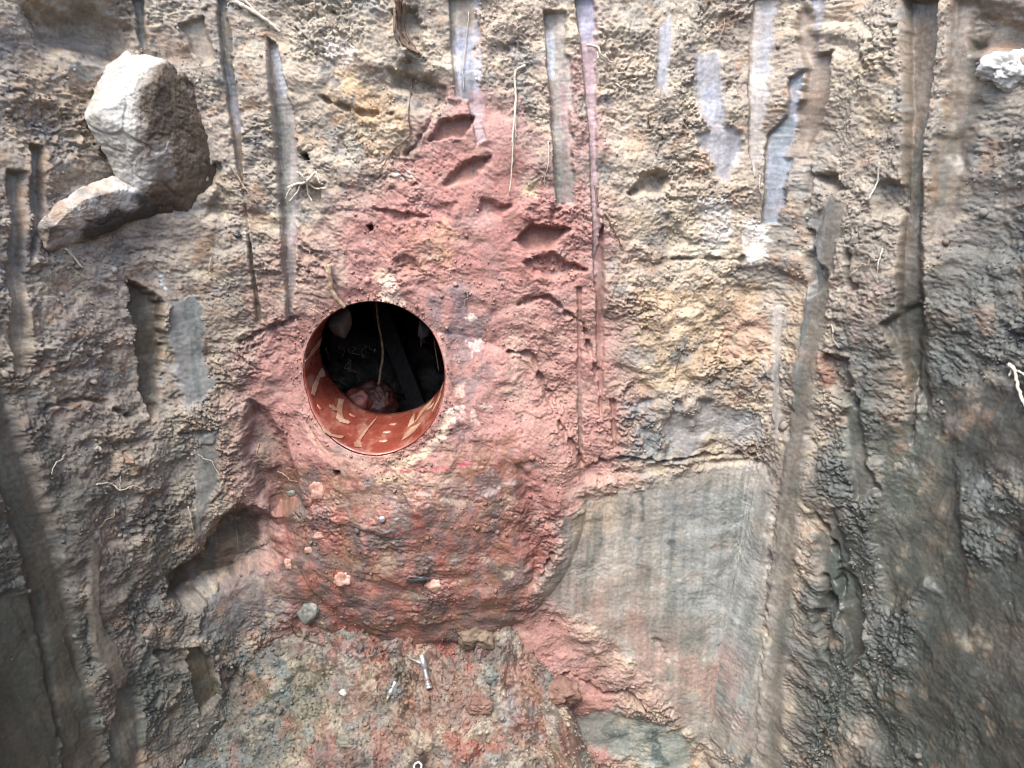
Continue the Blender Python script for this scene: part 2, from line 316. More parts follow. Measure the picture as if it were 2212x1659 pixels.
for pp in ['380,1450 410,1440 420,1480 390,1490','140,1490 160,1485 150,1520','560,1360 580,1355 575,1380']: W.paint(P(pp), (60,74,76), .7, f=.008, warp=.012)
# grey-blue smooth patches on the left
strip('362,650 425,640 444,672 438,742 462,832 440,862 400,884 380,800 366,720', (140,142,138), .9, dh=.012, f=.006, warp=.012)
strip('420,1060 428,935 470,930 468,1000 470,1040 440,1110 424,1200 420,1200', (124,126,120), .85, dh=.008, f=.006, warp=.010)
strip('412,930 466,925 460,955 430,960', (130,132,124), .9, dh=.006, f=.005, warp=.01)
strip('278,602 310,620 352,660 352,830 336,900 318,860 300,760 284,680', (96,86,68), .85, dh=-.04, f=.008, warp=.01)
strip('440,1210 480,1200 470,1260 420,1290', (116,100,72), .5, dh=0, f=.004)
strip('-20,770 18,830 45,940 110,1130 160,1330 245,1700 150,1700 100,1400 50,1180 -20,1010', (92,86,74), .85, dh=-.015, f=.012)
strip('-20,1290 100,1284 130,1500 140,1700 -20,1700', (92,94,86), .85, dh=-.01, f=.01)
strip('185,1150 205,1180 215,1330 250,1400 272,1480 250,1490 205,1420 188,1280', (142,130,114), .9, dh=.015, f=.004)
strip('260,1470 300,1500 310,1620 300,1700 230,1700', (92,96,90), .7, dh=-.01, f=.01)
strip('55,310 80,320 85,480 60,560', (140,118,98), .6, f=.006, dh=-.01)
strip('10,370 40,375 45,640 60,800 30,800 12,600', (128,112,92), .6, f=.008, dh=-.01)
strip('285,-5 310,-5 322,120 305,100', (150,140,122), .7, f=.004, dh=-.01)
strip('400,160 420,190 440,330 425,330', (150,122,108), .7, f=.004, dh=-.008)
strip('390,60 440,40 470,130 440,140', (156,140,118), .5, f=.006, dh=-.004)
strip('400,1400 420,1390 450,1420 470,1500 430,1540 405,1470', (96,86,66), .8, f=.005, dh=-.01)
# hollows / overhangs:   (polygon, depth, feather)
for pp, dpt, f in [('60,20 200,10 270,60 260,130 180,110 90,90', .09, .03), ('475,1125 520,1095 575,1120 600,1200 520,1250 400,1310 372,1295 390,1240 440,1200', .06, .03),
        ('930,302 950,262 1030,246 1000,290', .03, .004), ('960,400 1000,352 1062,336 1030,380', .022, .008), ('804,450 850,452 925,468 860,478', .02, .005), ('920,445 985,440 975,478 930,470',.012,.01),
        ('1110,520 1150,486 1232,494 1190,530 1140,540', .03, .006), ('1130,566 1190,548 1262,582 1200,602 1150,592', .03, .008), ('1360,420 1390,372 1450,376 1430,420', .05, .01),
        ('850,560 880,548 905,580 860,590', .012, .01), ('1250,1010 1330,990 1480,1000 1640,1000 1640,1005 1480,1010 1340,1030 1260,1040', .014, .012),
        ('540,870 575,900 640,1010 650,1080 600,1110 560,1060 530,980', .05, .02), ('1120,1000 1170,1060 1195,1110 1185,1180 1150,1240 1130,1150', .035, .03),
        ('640,1340 800,1392 1000,1385 1110,1330 1140,1360 1000,1420 760,1430 620,1400', .012, .02), ('880,120 960,200 930,250 850,190', .03, .015),
        ('850,30 900,20 920,110 870,100', .03, .01), ('840,150 930,170 960,190 890,200 850,180', .03, .008), ('1040,430 1100,445 1080,470 1030,460',.02,.008),
        ('2120,20 2240,40 2200,110 2110,100',.06,.02), ('1780,1250 1800,1300 1790,1420 1760,1350', .04, .01), ('1740,560 1760,540 1790,620 1750,640',.03,.01),
        ('1780,760 1830,780 1850,880 1800,860',.04,.012), ('1760,380 1800,370 1830,410 1790,410',.04,.008), ('470,400 500,420 490,470 440,470',.02,.01),
        ('210,960 260,940 270,980',.015,.01), ('480,1440 520,1440 510,1490 470,1480',.03,.01), ('640,400 700,395 690,440 640,430',.02,.008), ('1410,1380 1430,1380 1440,1420',.01,.01),
        ('340,1410 400,1400 400,1440 350,1440',.03,.01),('1890,400 1950,390 1950,460 1900,460',.03,.012)]:
    W.paint(P(pp), None, f=f, warp=.007, dh=-dpt, seed=23)
W.paint(P('475,1135 520,1110 560,1130 560,1190 500,1250 400,1300 380,1290 400,1240 440,1200'), (66,54,40), .9, f=.015, warp=.012, cr=.3, gl=.4)  # dark inside of the hollow, painted into the clay colour
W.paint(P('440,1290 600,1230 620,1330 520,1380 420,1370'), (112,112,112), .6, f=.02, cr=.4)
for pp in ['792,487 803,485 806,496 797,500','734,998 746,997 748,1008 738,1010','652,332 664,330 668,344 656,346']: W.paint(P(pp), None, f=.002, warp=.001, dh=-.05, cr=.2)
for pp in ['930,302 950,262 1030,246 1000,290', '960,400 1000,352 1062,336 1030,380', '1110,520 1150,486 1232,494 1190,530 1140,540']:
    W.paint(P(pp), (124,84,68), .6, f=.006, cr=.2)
# cracks
for pp, ww in [('700,215 740,235 800,250 850,245',.003),('880,330 900,310 960,215',.004),('1260,1010 1350,985 1440,995 1500,985 1640,990',.003),
        ('1190,1180 1165,1235',.004),('1840,540 1838,600 1850,620',.004),('1750,500 1760,560 1790,600',.005),('1190,480 1195,460 1215,445',.003),
        ('1190,1480 1230,1450 1300,1500 1350,1490 1400,1530',.006),('300,455 380,440 450,400 470,360',.008),('1430,560 1540,560 1600,560',.002),
        ('1120,660 1180,640 1260,700 1290,820',.004),('1100,760 1150,770 1200,900 1260,1000',.005),('1760,1110 1800,1180 1820,1290',.004),('520,740 600,700 640,690',.006),('110,880 200,860 280,900',.004),('560,1480 620,1430 700,1440',.005)]:
    W.paint(P(pp), None, f=.006, warp=.010, line=ww, dh=-.022, seed=29)
for _i, (_c, _o) in enumerate([((206,192,168), .5), ((120,112,104), .45), ((176,140,112), .4), ((142,148,148), .4)]):
    _n = sst(.28, .5, fbm(W.A*8+_i*9, W.B*10, 700+_i, 5, .6))*_o*(1-.6*(W.cr < .3))*np.where((W.col[..., 0] > W.col[..., 1]*1.45), .45, 1); W.col += (lin(_c)*ALB-W.col)*_n[..., None]
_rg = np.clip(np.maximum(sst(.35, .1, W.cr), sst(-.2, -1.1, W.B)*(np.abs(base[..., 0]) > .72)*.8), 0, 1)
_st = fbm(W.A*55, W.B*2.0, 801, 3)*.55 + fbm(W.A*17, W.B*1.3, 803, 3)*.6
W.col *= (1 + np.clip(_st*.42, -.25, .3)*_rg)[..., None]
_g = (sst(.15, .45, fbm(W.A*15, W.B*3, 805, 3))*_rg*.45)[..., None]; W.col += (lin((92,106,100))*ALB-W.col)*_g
_side = (sst(.74, 1.0, base[..., 0])*sst(.3, -.6, W.B))[..., None]*(base[..., 1:2] > .6); W.cr *= 1-.2*_side[..., 0]; W.gl += .5*_side[..., 0]*(1-W.gl); W.col += (lin((70,76,72))*ALB-W.col)*_side*.62*(.55+.75*sst(-.4, .4, fbm(W.A*9, W.B*3, 831, 3)))[..., None]  # right wall: corner darkness painted into the colour, stronger lower down
_sl = (sst(-.95, -1.2, base[..., 0])*sst(-.5, -1.1, W.B))[..., None]*(base[..., 1:2] > .6); W.cr *= 1-.2*_sl[..., 0]; W.gl += .5*_sl[..., 0]*(1-W.gl); W.col += (lin((66,68,60))*ALB-W.col)*_sl*.7  # lower left wall: the same corner darkness painted in
# ---- relief
def relief(sh, seed, amp=1., rockarea=None):
    A, B = sh.A, sh.B
    wx = .02*fbm(A*9, B*9, seed+70, 3); wz = .02*fbm(A*9+50, B*9, seed+71, 3); a, b = A+wx, B+wz
    big = .035*fbm(A*2.2, B*2.0, seed, 3) + .018*fbm(a*6, b*7, seed+2, 3)
    layer = .007*ridge(a*5+b*2.2, b*11-a*1.5, seed+5, 3)
    f1, f2, ci = worley(a*26+b*5, b*36, seed+7); cl = (f2-f1)
    f3, f4, cj = worley(a*75, b*92, seed+8); cm = (f4-f3)
    clump = sst(-.3, .5, fbm(A*5, B*5, seed+33, 3))
    f5, f6, ck = worley(a*150+9, b*170, seed+41)
    tile = fbm(A*40, B*50, seed+44, 3)
    f7, f8, cq = worley(a*9+b*2, b*12, seed+61)
    big = big + .020*np.minimum(f8-f7, .5)*cq*np.clip(sh.cr*1.2-.2, 0, 1)
    fine = (.009*np.minimum(cl, .4)*2.2*ci + .0062*np.minimum(cm, .45)*2.2*(.25+cj) + .0034*np.minimum(f6-f5, .5)*2*(.2+ck) + .007*fbm(a*50, b*58, seed+9, 4, .68) + .009*fbm(a*17, b*21, seed+10, 3))*(.55+.65*clump)
    g1 = np.abs(gnoise(a*13+3, b*20, seed+12)+.35*gnoise(a*45, b*60, seed+13)); g2 = np.abs(gnoise(a*34, b*44, seed+15)+.4*gnoise(a*90, b*99, seed+16))
    fine -= .012*(1-sst(.0, .06, g1))*clump + .006*(1-sst(.0, .10, g2))*(.3+.7*clump)
    pat = sst(-.15, .35, fbm(A*3.1+4, B*4.2, seed+51, 3)); fine = fine*(.62+.6*pat) + .0035*fbm(A*120+7, B*130, seed+52, 3, .7)
    st = sh.stri*(.0008*fbm(A*110, B*2.5, seed+14, 3) + .0018*fbm(A*30, B*1.2, seed+15, 2) + .0008*fbm(A*90, B*90, seed+18, 2))
    keep = .35+.65*np.clip(sh.cr*1.3, 0, 1)
    return (big*keep + (layer+fine)*sh.cr*.80 + st)*amp
# drum: a rounded body below and around the bore
HX, HZ, HR = -.398, -.697, .209
dx, dz_ = (base[..., 0]-(-.235))/.46, (B-(-1.08))/.50
bul = np.clip(1-dx**2-dz_**2, 0, 1)*(base[..., 1] > 1)
W.h += .10*bul**.75
rr = np.hypot(base[..., 0]-HX, B-HZ)
W.h += relief(W, 100)
ringm = (1-sst(HR+.0, HR+.03, rr))*(base[..., 1] > 1)
hs_ = .05*(1-np.clip((rr-HR)/.25, 0, 1)); ysm = .10*bul**.75
W.h = W.h + (ysm-W.h)*ringm*.7
fin = base + nor*W.h[..., None]; fin[..., 2] -= .08*np.clip(W.h, -.02, .05)*W.cr
fin[..., 2] = np.where(B > ZT-.01, ZT, fin[..., 2])
fin[:, -1] = fin[:, 0]
# cut the bore: snap the rim on the circle
r2 = np.hypot(fin[..., 0]-HX, fin[..., 2]-HZ); isb = fin[..., 1] > 1
snap = isb & (np.abs(r2-HR) < .0026)
k = np.where(snap, HR/np.maximum(r2, 1e-6), 1)
fin[..., 0] = np.where(snap, HX+(fin[..., 0]-HX)*k, fin[..., 0]); fin[..., 2] = np.where(snap, HZ+(fin[..., 2]-HZ)*k, fin[..., 2])
inside = isb & (r2 < HR-.0026) & ~snap
#@FLOOR
G.paint(P('560,1380 700,1400 900,1390 1100,1400 1300,1470 1500,1560 1500,1700 1000,1700 900,1560 780,1540 600,1440'), (168,116,98), .75, f=.04, warp=.04, nz=.3, nf=9, gl=.4)
G.paint(P('700,1380 1000,1385 1100,1420 940,1440 780,1440 680,1410'), (186,100,82), .8, f=.02, warp=.02, nz=.2, nf=16, gl=.6)
G.paint(P('700,1405 760,1400 760,1440 700,1440'), (196,150,140), .7, f=.01, gl=1.)
G.paint(P('100,1400 400,1360 600,1390 560,1700 100,1700'), (122,118,106), .8, f=.05, warp=.04)
G.paint(P('420,1480 560,1440 740,1440 760,1560 640,1700 380,1700'), (150,142,118), .75, f=.04, warp=.04, nz=.1, nf=7)
G.paint(P('640,1600 760,1580 800,1700 640,1700'), (176,108,92), .7, f=.03, nz=.2)
G.paint(P('760,1600 1200,1540 1250,1700 740,1700'), (150,108,94), .6, f=.04, warp=.04, nz=.3, nf=9)
G.paint(P('860,1570 1000,1590 1100,1620 1020,1640 900,1600'), (172,82,62), .7, f=.01, nz=.3, nf=20)
G.paint(P('960,1430 1050,1440 1050,1500 960,1490'), (156,152,136), .7, f=.02, nz=.2)
G.paint(P('1080,1500 1130,1470 1160,1560 1090,1580'), (160,164,164), .6, f=.015, nz=.1)
G.paint(P('760,1440 940,1450 960,1640 780,1620 740,1520'), (148,122,100), .7, f=.04, nz=.2)
G.paint(P('545,1460 575,1470 572,1510 540,1500'), (208,166,104), .8, f=.006)
G.paint(P('1230,1560 1330,1530 1440,1570 1500,1700 1260,1700'), (150,152,140), .8, f=.02, cr=.2, gl=.4, stri=.4, nz=.1)
G.paint(P('300,1400 620,1400 700,1500 560,1700 250,1700'), (108,122,120), .6, f=.06, warp=.05, nz=.15, nf=9)
G.paint(P('540,1440 700,1430 740,1560 620,1640'), (156,150,124), .6, f=.03, warp=.03, nz=.1, nf=12)
G.gl[:] = np.maximum(G.gl, .35)
for pp in ['470,1515 500,1510 505,1545 475,1550','570,1520 590,1530 580,1550','1370,1500 1400,1520 1395,1545','1400,1590 1460,1640 1440,1650','500,1420 540,1425 520,1440']:
    G.paint(P(pp), (64,84,90), .8, f=.006, warp=.010, nz=.2, nf=40)
G.paint(P('460,1560 540,1560 520,1659 430,1650'), (140,150,146), .5, f=.02, nz=.2)
G.B = (FY*1.25).astype(np.float32); hg = relief(G, 300, 1.7) 
G.h = hg + .035*fbm(FX*5, FY*6, 401, 3) + .02*np.abs(fbm(FX*14, FY*16, 407, 3))
for _i, (_c, _o) in enumerate([((206,194,166), .6), ((96,104,104), .55), ((172,128,98), .5), ((136,152,150), .55), ((170,110,92), .5), ((110,94,82), .5)]):
    _n = sst(.18, .42, fbm(FX*9+_i*9, FY*12, 900+_i, 5, .6))*_o; G.col += (lin(_c)*ALB-G.col)*_n[..., None]
G.col *= .82; G.col[:] = G.col*.85 + G.col.mean(-1, keepdims=True)*.15
_m = W.col.mean(-1, keepdims=True); W.col[:] = np.clip(_m + (W.col-_m)*np.where(W.col[..., :1] > W.col[..., 1:2]*1.45, .90, 1.06), .01, 1)
gfin = G.base + np.stack([0*FX, 0*FX-.55, .83*np.ones_like(FX)], -1)*G.h[..., None]
#@MATERIALS
def new_mat(name):
    m = bpy.data.materials.new(name); m.use_nodes = True; n = m.node_tree.nodes; l = m.node_tree.links
    return m, n, l, n['Principled BSDF']
def soil_mat(name):
    m, n, l, b = new_mat(name)
    at = n.new('ShaderNodeAttribute'); at.attribute_name = 'Col'; ag = n.new('ShaderNodeAttribute'); ag.attribute_name = 'wet'
    tc = n.new('ShaderNodeTexCoord')
    def noi(sc, det, ro=.6):
        t = n.new('ShaderNodeTexNoise'); t.inputs['Scale'].default_value = sc; t.inputs['Detail'].default_value = det; t.inputs['Roughness'].default_value = ro
        l.new(tc.outputs['Object'], t.inputs['Vector']); return t
    n1 = noi(95, 6, .7); n2 = noi(300, 3); n3 = noi(14, 5)
    def ramp(src, a, b_, lo, hi):
        r = n.new('ShaderNodeMapRange'); r.inputs[1].default_value = a; r.inputs[2].default_value = b_; r.inputs[3].default_value = lo; r.inputs[4].default_value = hi
        l.new(src, r.inputs[0]); return r.outputs[0]
    def mul(a, b_):
        q = n.new('ShaderNodeMath'); q.operation = 'MULTIPLY'; l.new(a, q.inputs[0]); l.new(b_, q.inputs[1]); return q.outputs[0]
    v = mul(mul(ramp(n1.outputs[0], .3, .7, .72, 1.28), ramp(n2.outputs[0], .3, .7, .86, 1.14)), ramp(n3.outputs[0], .3, .7, .88, 1.12))
    hs = n.new('ShaderNodeVectorMath'); hs.operation = 'SCALE'; l.new(at.outputs['Color'], hs.inputs[0]); l.new(v, hs.inputs['Scale'])
    # small pale grit
    vo = n.new('ShaderNodeTexVoronoi'); vo.inputs['Scale'].default_value = 120; l.new(tc.outputs['Object'], vo.inputs['Vector'])
    g1 = ramp(vo.outputs['Distance'], .16, .1, 0, 1)
    sep = n.new('ShaderNodeSeparateColor'); l.new(vo.outputs['Color'], sep.inputs[0]); g2 = ramp(sep.outputs[0], .90, .93, 0, .65)
    mx = n.new('ShaderNodeMix'); mx.data_type = 'RGBA'; l.new(mul(g1, g2), mx.inputs[0]); l.new(hs.outputs[0], mx.inputs[6]); mx.inputs[7].default_value = (.42, .38, .32, 1)
    l.new(mx.outputs[2], b.inputs['Base Color'])
    rg = n.new('ShaderNodeMapRange'); rg.inputs[3].default_value = .8; rg.inputs[4].default_value = .27; l.new(ag.outputs['Fac'], rg.inputs[0])
    l.new(rg.outputs[0], b.inputs['Roughness']); b.inputs['Specular IOR Level'].default_value = .5
    bp = n.new('ShaderNodeBump'); bp.inputs['Strength'].default_value = .55; bp.inputs['Distance'].default_value = .006
    ca = n.new('ShaderNodeAttribute'); ca.attribute_name = 'crumb'
    hh = n.new('ShaderNodeMath'); hh.operation = 'ADD'; l.new(n1.outputs[0], hh.inputs[0]); l.new(mul(n2.outputs[0], ramp(n2.outputs[0], 0, 1, .4, .4)), hh.inputs[1])
    l.new(mul(hh.outputs[0], ramp(ca.outputs['Fac'], 0, 1, .12, 1)), bp.inputs['Height']); l.new(bp.outputs[0], b.inputs['Normal'])
    return m
def plain_mat(name, c1, c2, rough=.7, scale=20, bump=.4, dist=.004, metal=0, stretch=None, c3=None, spec=.5):
    m, n, l, b = new_mat(name); tc = n.new('ShaderNodeTexCoord'); mp = n.new('ShaderNodeMapping'); l.new(tc.outputs['Object'], mp.inputs[0])
    if stretch: mp.inputs['Scale'].default_value = stretch
    t = n.new('ShaderNodeTexNoise'); t.inputs['Scale'].default_value = scale; t.inputs['Detail'].default_value = 7; t.inputs['Roughness'].default_value = .65
    l.new(mp.outputs[0], t.inputs['Vector']); r = n.new('ShaderNodeValToRGB'); l.new(t.outputs[0], r.inputs[0])
    r.color_ramp.elements[0].position = .38; r.color_ramp.elements[1].position = .62
    r.color_ramp.elements[0].color = (*(lin(c1)*ALB), 1); r.color_ramp.elements[1].color = (*(lin(c2)*ALB), 1)
    if c3: e = r.color_ramp.elements.new(.72); e.color = (*(lin(c3)*ALB), 1)
    l.new(r.outputs[0], b.inputs['Base Color']); b.inputs['Roughness'].default_value = rough; b.inputs['Metallic'].default_value = metal; b.inputs['Specular IOR Level'].default_value = spec
    if bump:
        bp = n.new('ShaderNodeBump'); bp.inputs['Strength'].default_value = bump; bp.inputs['Distance'].default_value = dist; l.new(t.outputs[0], bp.inputs['Height']); l.new(bp.outputs[0], b.inputs['Normal'])
    return m
M_soil = soil_mat('soil')
M_root = plain_mat('root_bark', (150,118,90), (196,176,150), .8, 60, .5, .002)
M_rootd = plain_mat('dark_root_bark', (92,70,54), (130,104,82), .8, 60, .5, .002)
M_rootw = plain_mat('pale_root', (196,184,164), (224,214,198), .8, 60, .4, .002)
M_steel = plain_mat('zinc_steel', (200,204,210), (236,238,240), .42, 80, .1, .001, metal=.75)
M_paper = plain_mat('torn_paper_tape', (160,112,90), (206,172,146), .5, 14, .3, .001)
M_pipe = plain_mat('red_plastic', (126,60,48), (156,80,64), .36, 7, .25, .003, stretch=(1, 1, 1), c3=(172,112,96))
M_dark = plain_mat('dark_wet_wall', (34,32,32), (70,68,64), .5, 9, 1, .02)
M_wood = plain_mat('dark_wood', (36,33,30), (70,64,58), .6, 30, 1, .006, stretch=(3, 3, .5))
M_rock_red = plain_mat('rusty_stone', (58,30,24), (92,46,34), .5, 26, .9, .008, c3=(120,66,48))
M_stone = plain_mat('grey_stone', (150,146,138), (206,200,190), .75, 16, .6, .006, c3=(226,220,208))
def muddy(m):
    n = m.node_tree.nodes; l = m.node_tree.links; b = n['Principled BSDF']; tc = n.new('ShaderNodeTexCoord'); mp = n.new('ShaderNodeMapping'); l.new(tc.outputs['Object'], mp.inputs[0]); mp.inputs['Scale'].default_value = (1, .5, 1)
    t = n.new('ShaderNodeTexNoise'); t.inputs['Scale'].default_value = 16; t.inputs['Detail'].default_value = 9; t.inputs['Roughness'].default_value = .7; l.new(mp.outputs[0], t.inputs[0])
    r = n.new('ShaderNodeMapRange'); l.new(t.outputs[0], r.inputs[0]); r.inputs[1].default_value = .52; r.inputs[2].default_value = .62; r.inputs[4].default_value = .7
    old = b.inputs['Base Color'].links[0].from_socket; mx = n.new('ShaderNodeMix'); mx.data_type = 'RGBA'; l.new(r.outputs[0], mx.inputs[0]); l.new(old, mx.inputs[6]); mx.inputs[7].default_value = (*(lin((170,126,108))*ALB), 1); l.new(mx.outputs[2], b.inputs['Base Color'])
    q = n.new('ShaderNodeMapRange'); l.new(t.outputs[0], q.inputs[0]); q.inputs[1].default_value = .45; q.inputs[2].default_value = .6; q.inputs[3].default_value = .25; q.inputs[4].default_value = .7; l.new(q.outputs[0], b.inputs['Roughness'])
muddy(M_pipe)
M_rag = plain_mat('dark_cloth', (66,64,66), (110,106,108), .8, 30, .4, .002)
M_cord = plain_mat('fibre_cord', (120,104,80), (176,160,128), .8, 90, .6, .002)
def grid_obj(name, V, col, wet, crumb, keep=None, mat=M_soil, label=None, cat=None, kind=None, group=None):
    n, m_ = V.shape[:2]; idx = np.arange(n*m_).reshape(n, m_)
    q = np.stack([idx[:-1, :-1], idx[1:, :-1], idx[1:, 1:], idx[:-1, 1:]], -1).reshape(-1, 4)
    if keep is not None: q = q[keep.reshape(-1)]
    used = np.unique(q); rm = np.full(n*m_, -1); rm[used] = np.arange(len(used)); q = rm[q]
    me = bpy.data.meshes.new(name); me.vertices.add(len(used)); me.vertices.foreach_set('co', V.reshape(-1, 3)[used].astype(np.float32).ravel())
    me.loops.add(q.size); me.loops.foreach_set('vertex_index', q.astype(np.int32).ravel()); me.polygons.add(len(q))
    me.polygons.foreach_set('loop_start', np.arange(0, q.size, 4, dtype=np.int32)); me.polygons.foreach_set('loop_total', np.full(len(q), 4, np.int32))
    me.polygons.foreach_set('use_smooth', np.ones(len(q), bool)); me.update(calc_edges=True)
    c = me.color_attributes.new('Col', 'FLOAT_COLOR', 'POINT'); c.data.foreach_set('color', np.concatenate([col.reshape(-1, 3)[used], np.ones((len(used), 1))], 1).astype(np.float32).ravel())
    for nm, a in (('wet', wet), ('crumb', crumb)):
        t = me.attributes.new(nm, 'FLOAT', 'POINT'); t.data.foreach_set('value', a.reshape(-1)[used].astype(np.float32).ravel())
    o = bpy.data.objects.new(name, me); C.objects.link(o); me.materials.append(mat)
    tag(o, label, cat, group, kind); return o
def tag(o, label=None, cat=None, group=None, kind=None):
    for k_, v_ in (('label', label), ('category', cat), ('group', group), ('kind', kind)):
        if v_: o[k_] = v_
    return o
# ---- wall (and the mud-caked drum that stands in it, cut out of the same skin)
I, J, dm, dd = W.mask(DRUM, .004, .012)
dmask = np.zeros(A.shape, bool); dmask[I, J] = dd < 0
fk = ~(inside[:-1, :-1] | inside[1:, :-1] | inside[1:, 1:] | inside[:-1, 1:])
df = dmask[:-1, :-1] & fk
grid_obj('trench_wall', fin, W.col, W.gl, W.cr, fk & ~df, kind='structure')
grid_obj('concrete_chamber', fin, W.col, W.gl, W.cr, df, label='rounded wet red-brown concrete body bulging out below the round bore', cat='concrete chamber')
grid_obj('trench_floor', gfin, G.col, G.gl, G.cr, kind='structure')
# ground round the pit mouth, out to the horizon
top = fin[0]; rings = [top]
cx, cy = 0, -.1
for r_, dz in ((1.06, .01), (1.3, .03), (2, .03), (5, .02), (20, 0), (120, 0)):
    g = top.copy(); g[:, 0] = cx+(top[:, 0]-cx)*r_; g[:, 1] = cy+(top[:, 1]-cy)*r_; g[:, 2] = ZT+dz; rings.append(g)
R_ = np.stack(rings[::-1]); R_[:, -1] = R_[:, 0]
gc = np.broadcast_to(lin((140,126,100))*ALB, R_.shape).copy(); grid_obj('ground', R_, gc, np.zeros(R_.shape[:2]), np.ones(R_.shape[:2]), kind='structure')
# ------------------------------------------------------------------ placing things on the surfaces
UW, VW = proj(fin); UW = np.nan_to_num(UW, nan=-9e3); VW = np.nan_to_num(VW, nan=-9e3)
UG, VG = proj(gfin); UG = np.nan_to_num(UG, nan=-9e3); VG = np.nan_to_num(VG, nan=-9e3)
def hit(u, v, sheet=None):
    best = None
    for nm, U, V, Pn, sh in (('w', UW, VW, fin, W), ('g', UG, VG, gfin, G)):
        if sheet and nm != sheet: continue
        d2 = (U[::3, ::3]-u)**2 + (V[::3, ::3]-v)**2; k_ = np.argmin(d2); i, j = np.unravel_index(k_, d2.shape)
        p = Pn[i*3, j*3]; dep = p[1]*cp - p[2]*sp_
        if d2[i, j] < 200 and (best is None or dep < best[0]): best = (dep, p, sh.nor[i*3, j*3])
    return Vector(best[1]), Vector(best[2]).normalized()
def toward(p, h):      # a point moved h metres off the wall, out into the pit
    return p + Vector((-p.x*.35, -.9, .25)).normalized()*h
def mesh_obj(name, bm, mat, parent=None, smooth=True):
    me = bpy.data.meshes.new(name); bmesh.ops.recalc_face_normals(bm, faces=bm.faces); bm.to_mesh(me); bm.free()
    for p in me.polygons: p.use_smooth = smooth
    me.materials.append(mat); o = bpy.data.objects.new(name, me); C.objects.link(o); o.parent = parent; return o
def empty(name, loc, label, cat, group=None):
    o = bpy.data.objects.new(name, None); o.location = loc; o.empty_display_size = .05; C.objects.link(o); return tag(o, label, cat, group)
def tube(bm, pts, radii, n=7, wob=.0):
    pts = [Vector(p) for p in pts]; prev = None
    for i, p in enumerate(pts):
        t = (pts[min(i+1, len(pts)-1)] - pts[max(i-1, 0)]).normalized()
        a = t.orthogonal().normalized() if i == 0 else (a - t*a.dot(t)).normalized(); b = t.cross(a)
        r = radii[i]; ring = [bm.verts.new(p + (a*math.cos(2*PI*k/n) + b*math.sin(2*PI*k/n))*r*(1+random.uniform(-wob, wob))) for k in range(n)]
        if prev:
            for k in range(n): bm.faces.new((prev[k], prev[(k+1) % n], ring[(k+1) % n], ring[k]))
        else: bm.faces.new(ring[::-1])
        prev = ring
    bm.faces.new(prev)
def smoothpath(pts, n=8, jit=.0012):
    q = catmull([tuple(p) for p in pts], n); return [Vector(p) + Vector([random.uniform(-jit, jit) for _ in range(3)]) for p in q]
def root(pp, r0, r1, label, mat=M_root, lift=.004, branches=(), group='bare roots sticking out of the earth', name='root', cat='root', sheet=None, lifts=None):
    bm = bmesh.new()
    for k_, s_ in enumerate([pp]+list(branches)):
        px = P(s_); f = 1 if k_ == 0 else .6
        w = [toward(hit(*p, sheet)[0], lift + (lifts[i] if (lifts and k_ == 0) else 0)) for i, p in enumerate(px)]
        q = smoothpath(w); tube(bm, q, [(r0+(r1-r0)*i/(len(q)-1))*f*(1+random.uniform(-.12, .12)) for i in range(len(q))], 6, .12)
    o = mesh_obj(name, bm, mat); tag(o, label, cat, group); return o
def clod(u, v, size, label, mat, name='clod', cat='clod', group=None, sheet=None, sq=(1, .8, .7), amp=.35, lift=-.15, seed=0, det=3, sharp=False):
    p, n = hit(u, v, sheet); bm = bmesh.new(); bmesh.ops.create_icosphere(bm, subdivisions=det+1, radius=1)
    for vv in bm.verts:
        c = vv.co.copy(); d_ = 1 + amp*mnoise.noise(c*1.1+Vector((seed*3.1, 0, 0))) + amp*.45*mnoise.noise(c*3.2+Vector((seed, 4, 0))) + amp*.2*mnoise.noise(c*8)
        if sharp: d_ = min(d_, .92/max(abs(c.x*.9+c.z*.4), abs(c.y+c.x*.3), abs(c.z*.8-c.y*.5), .5))
        vv.co = Vector((c.x*sq[0], c.y*sq[1], c.z*sq[2]))*d_*size
    o = mesh_obj(name, bm, mat); o.location = toward(p, size*lift); tag(o, label, cat, group); return o
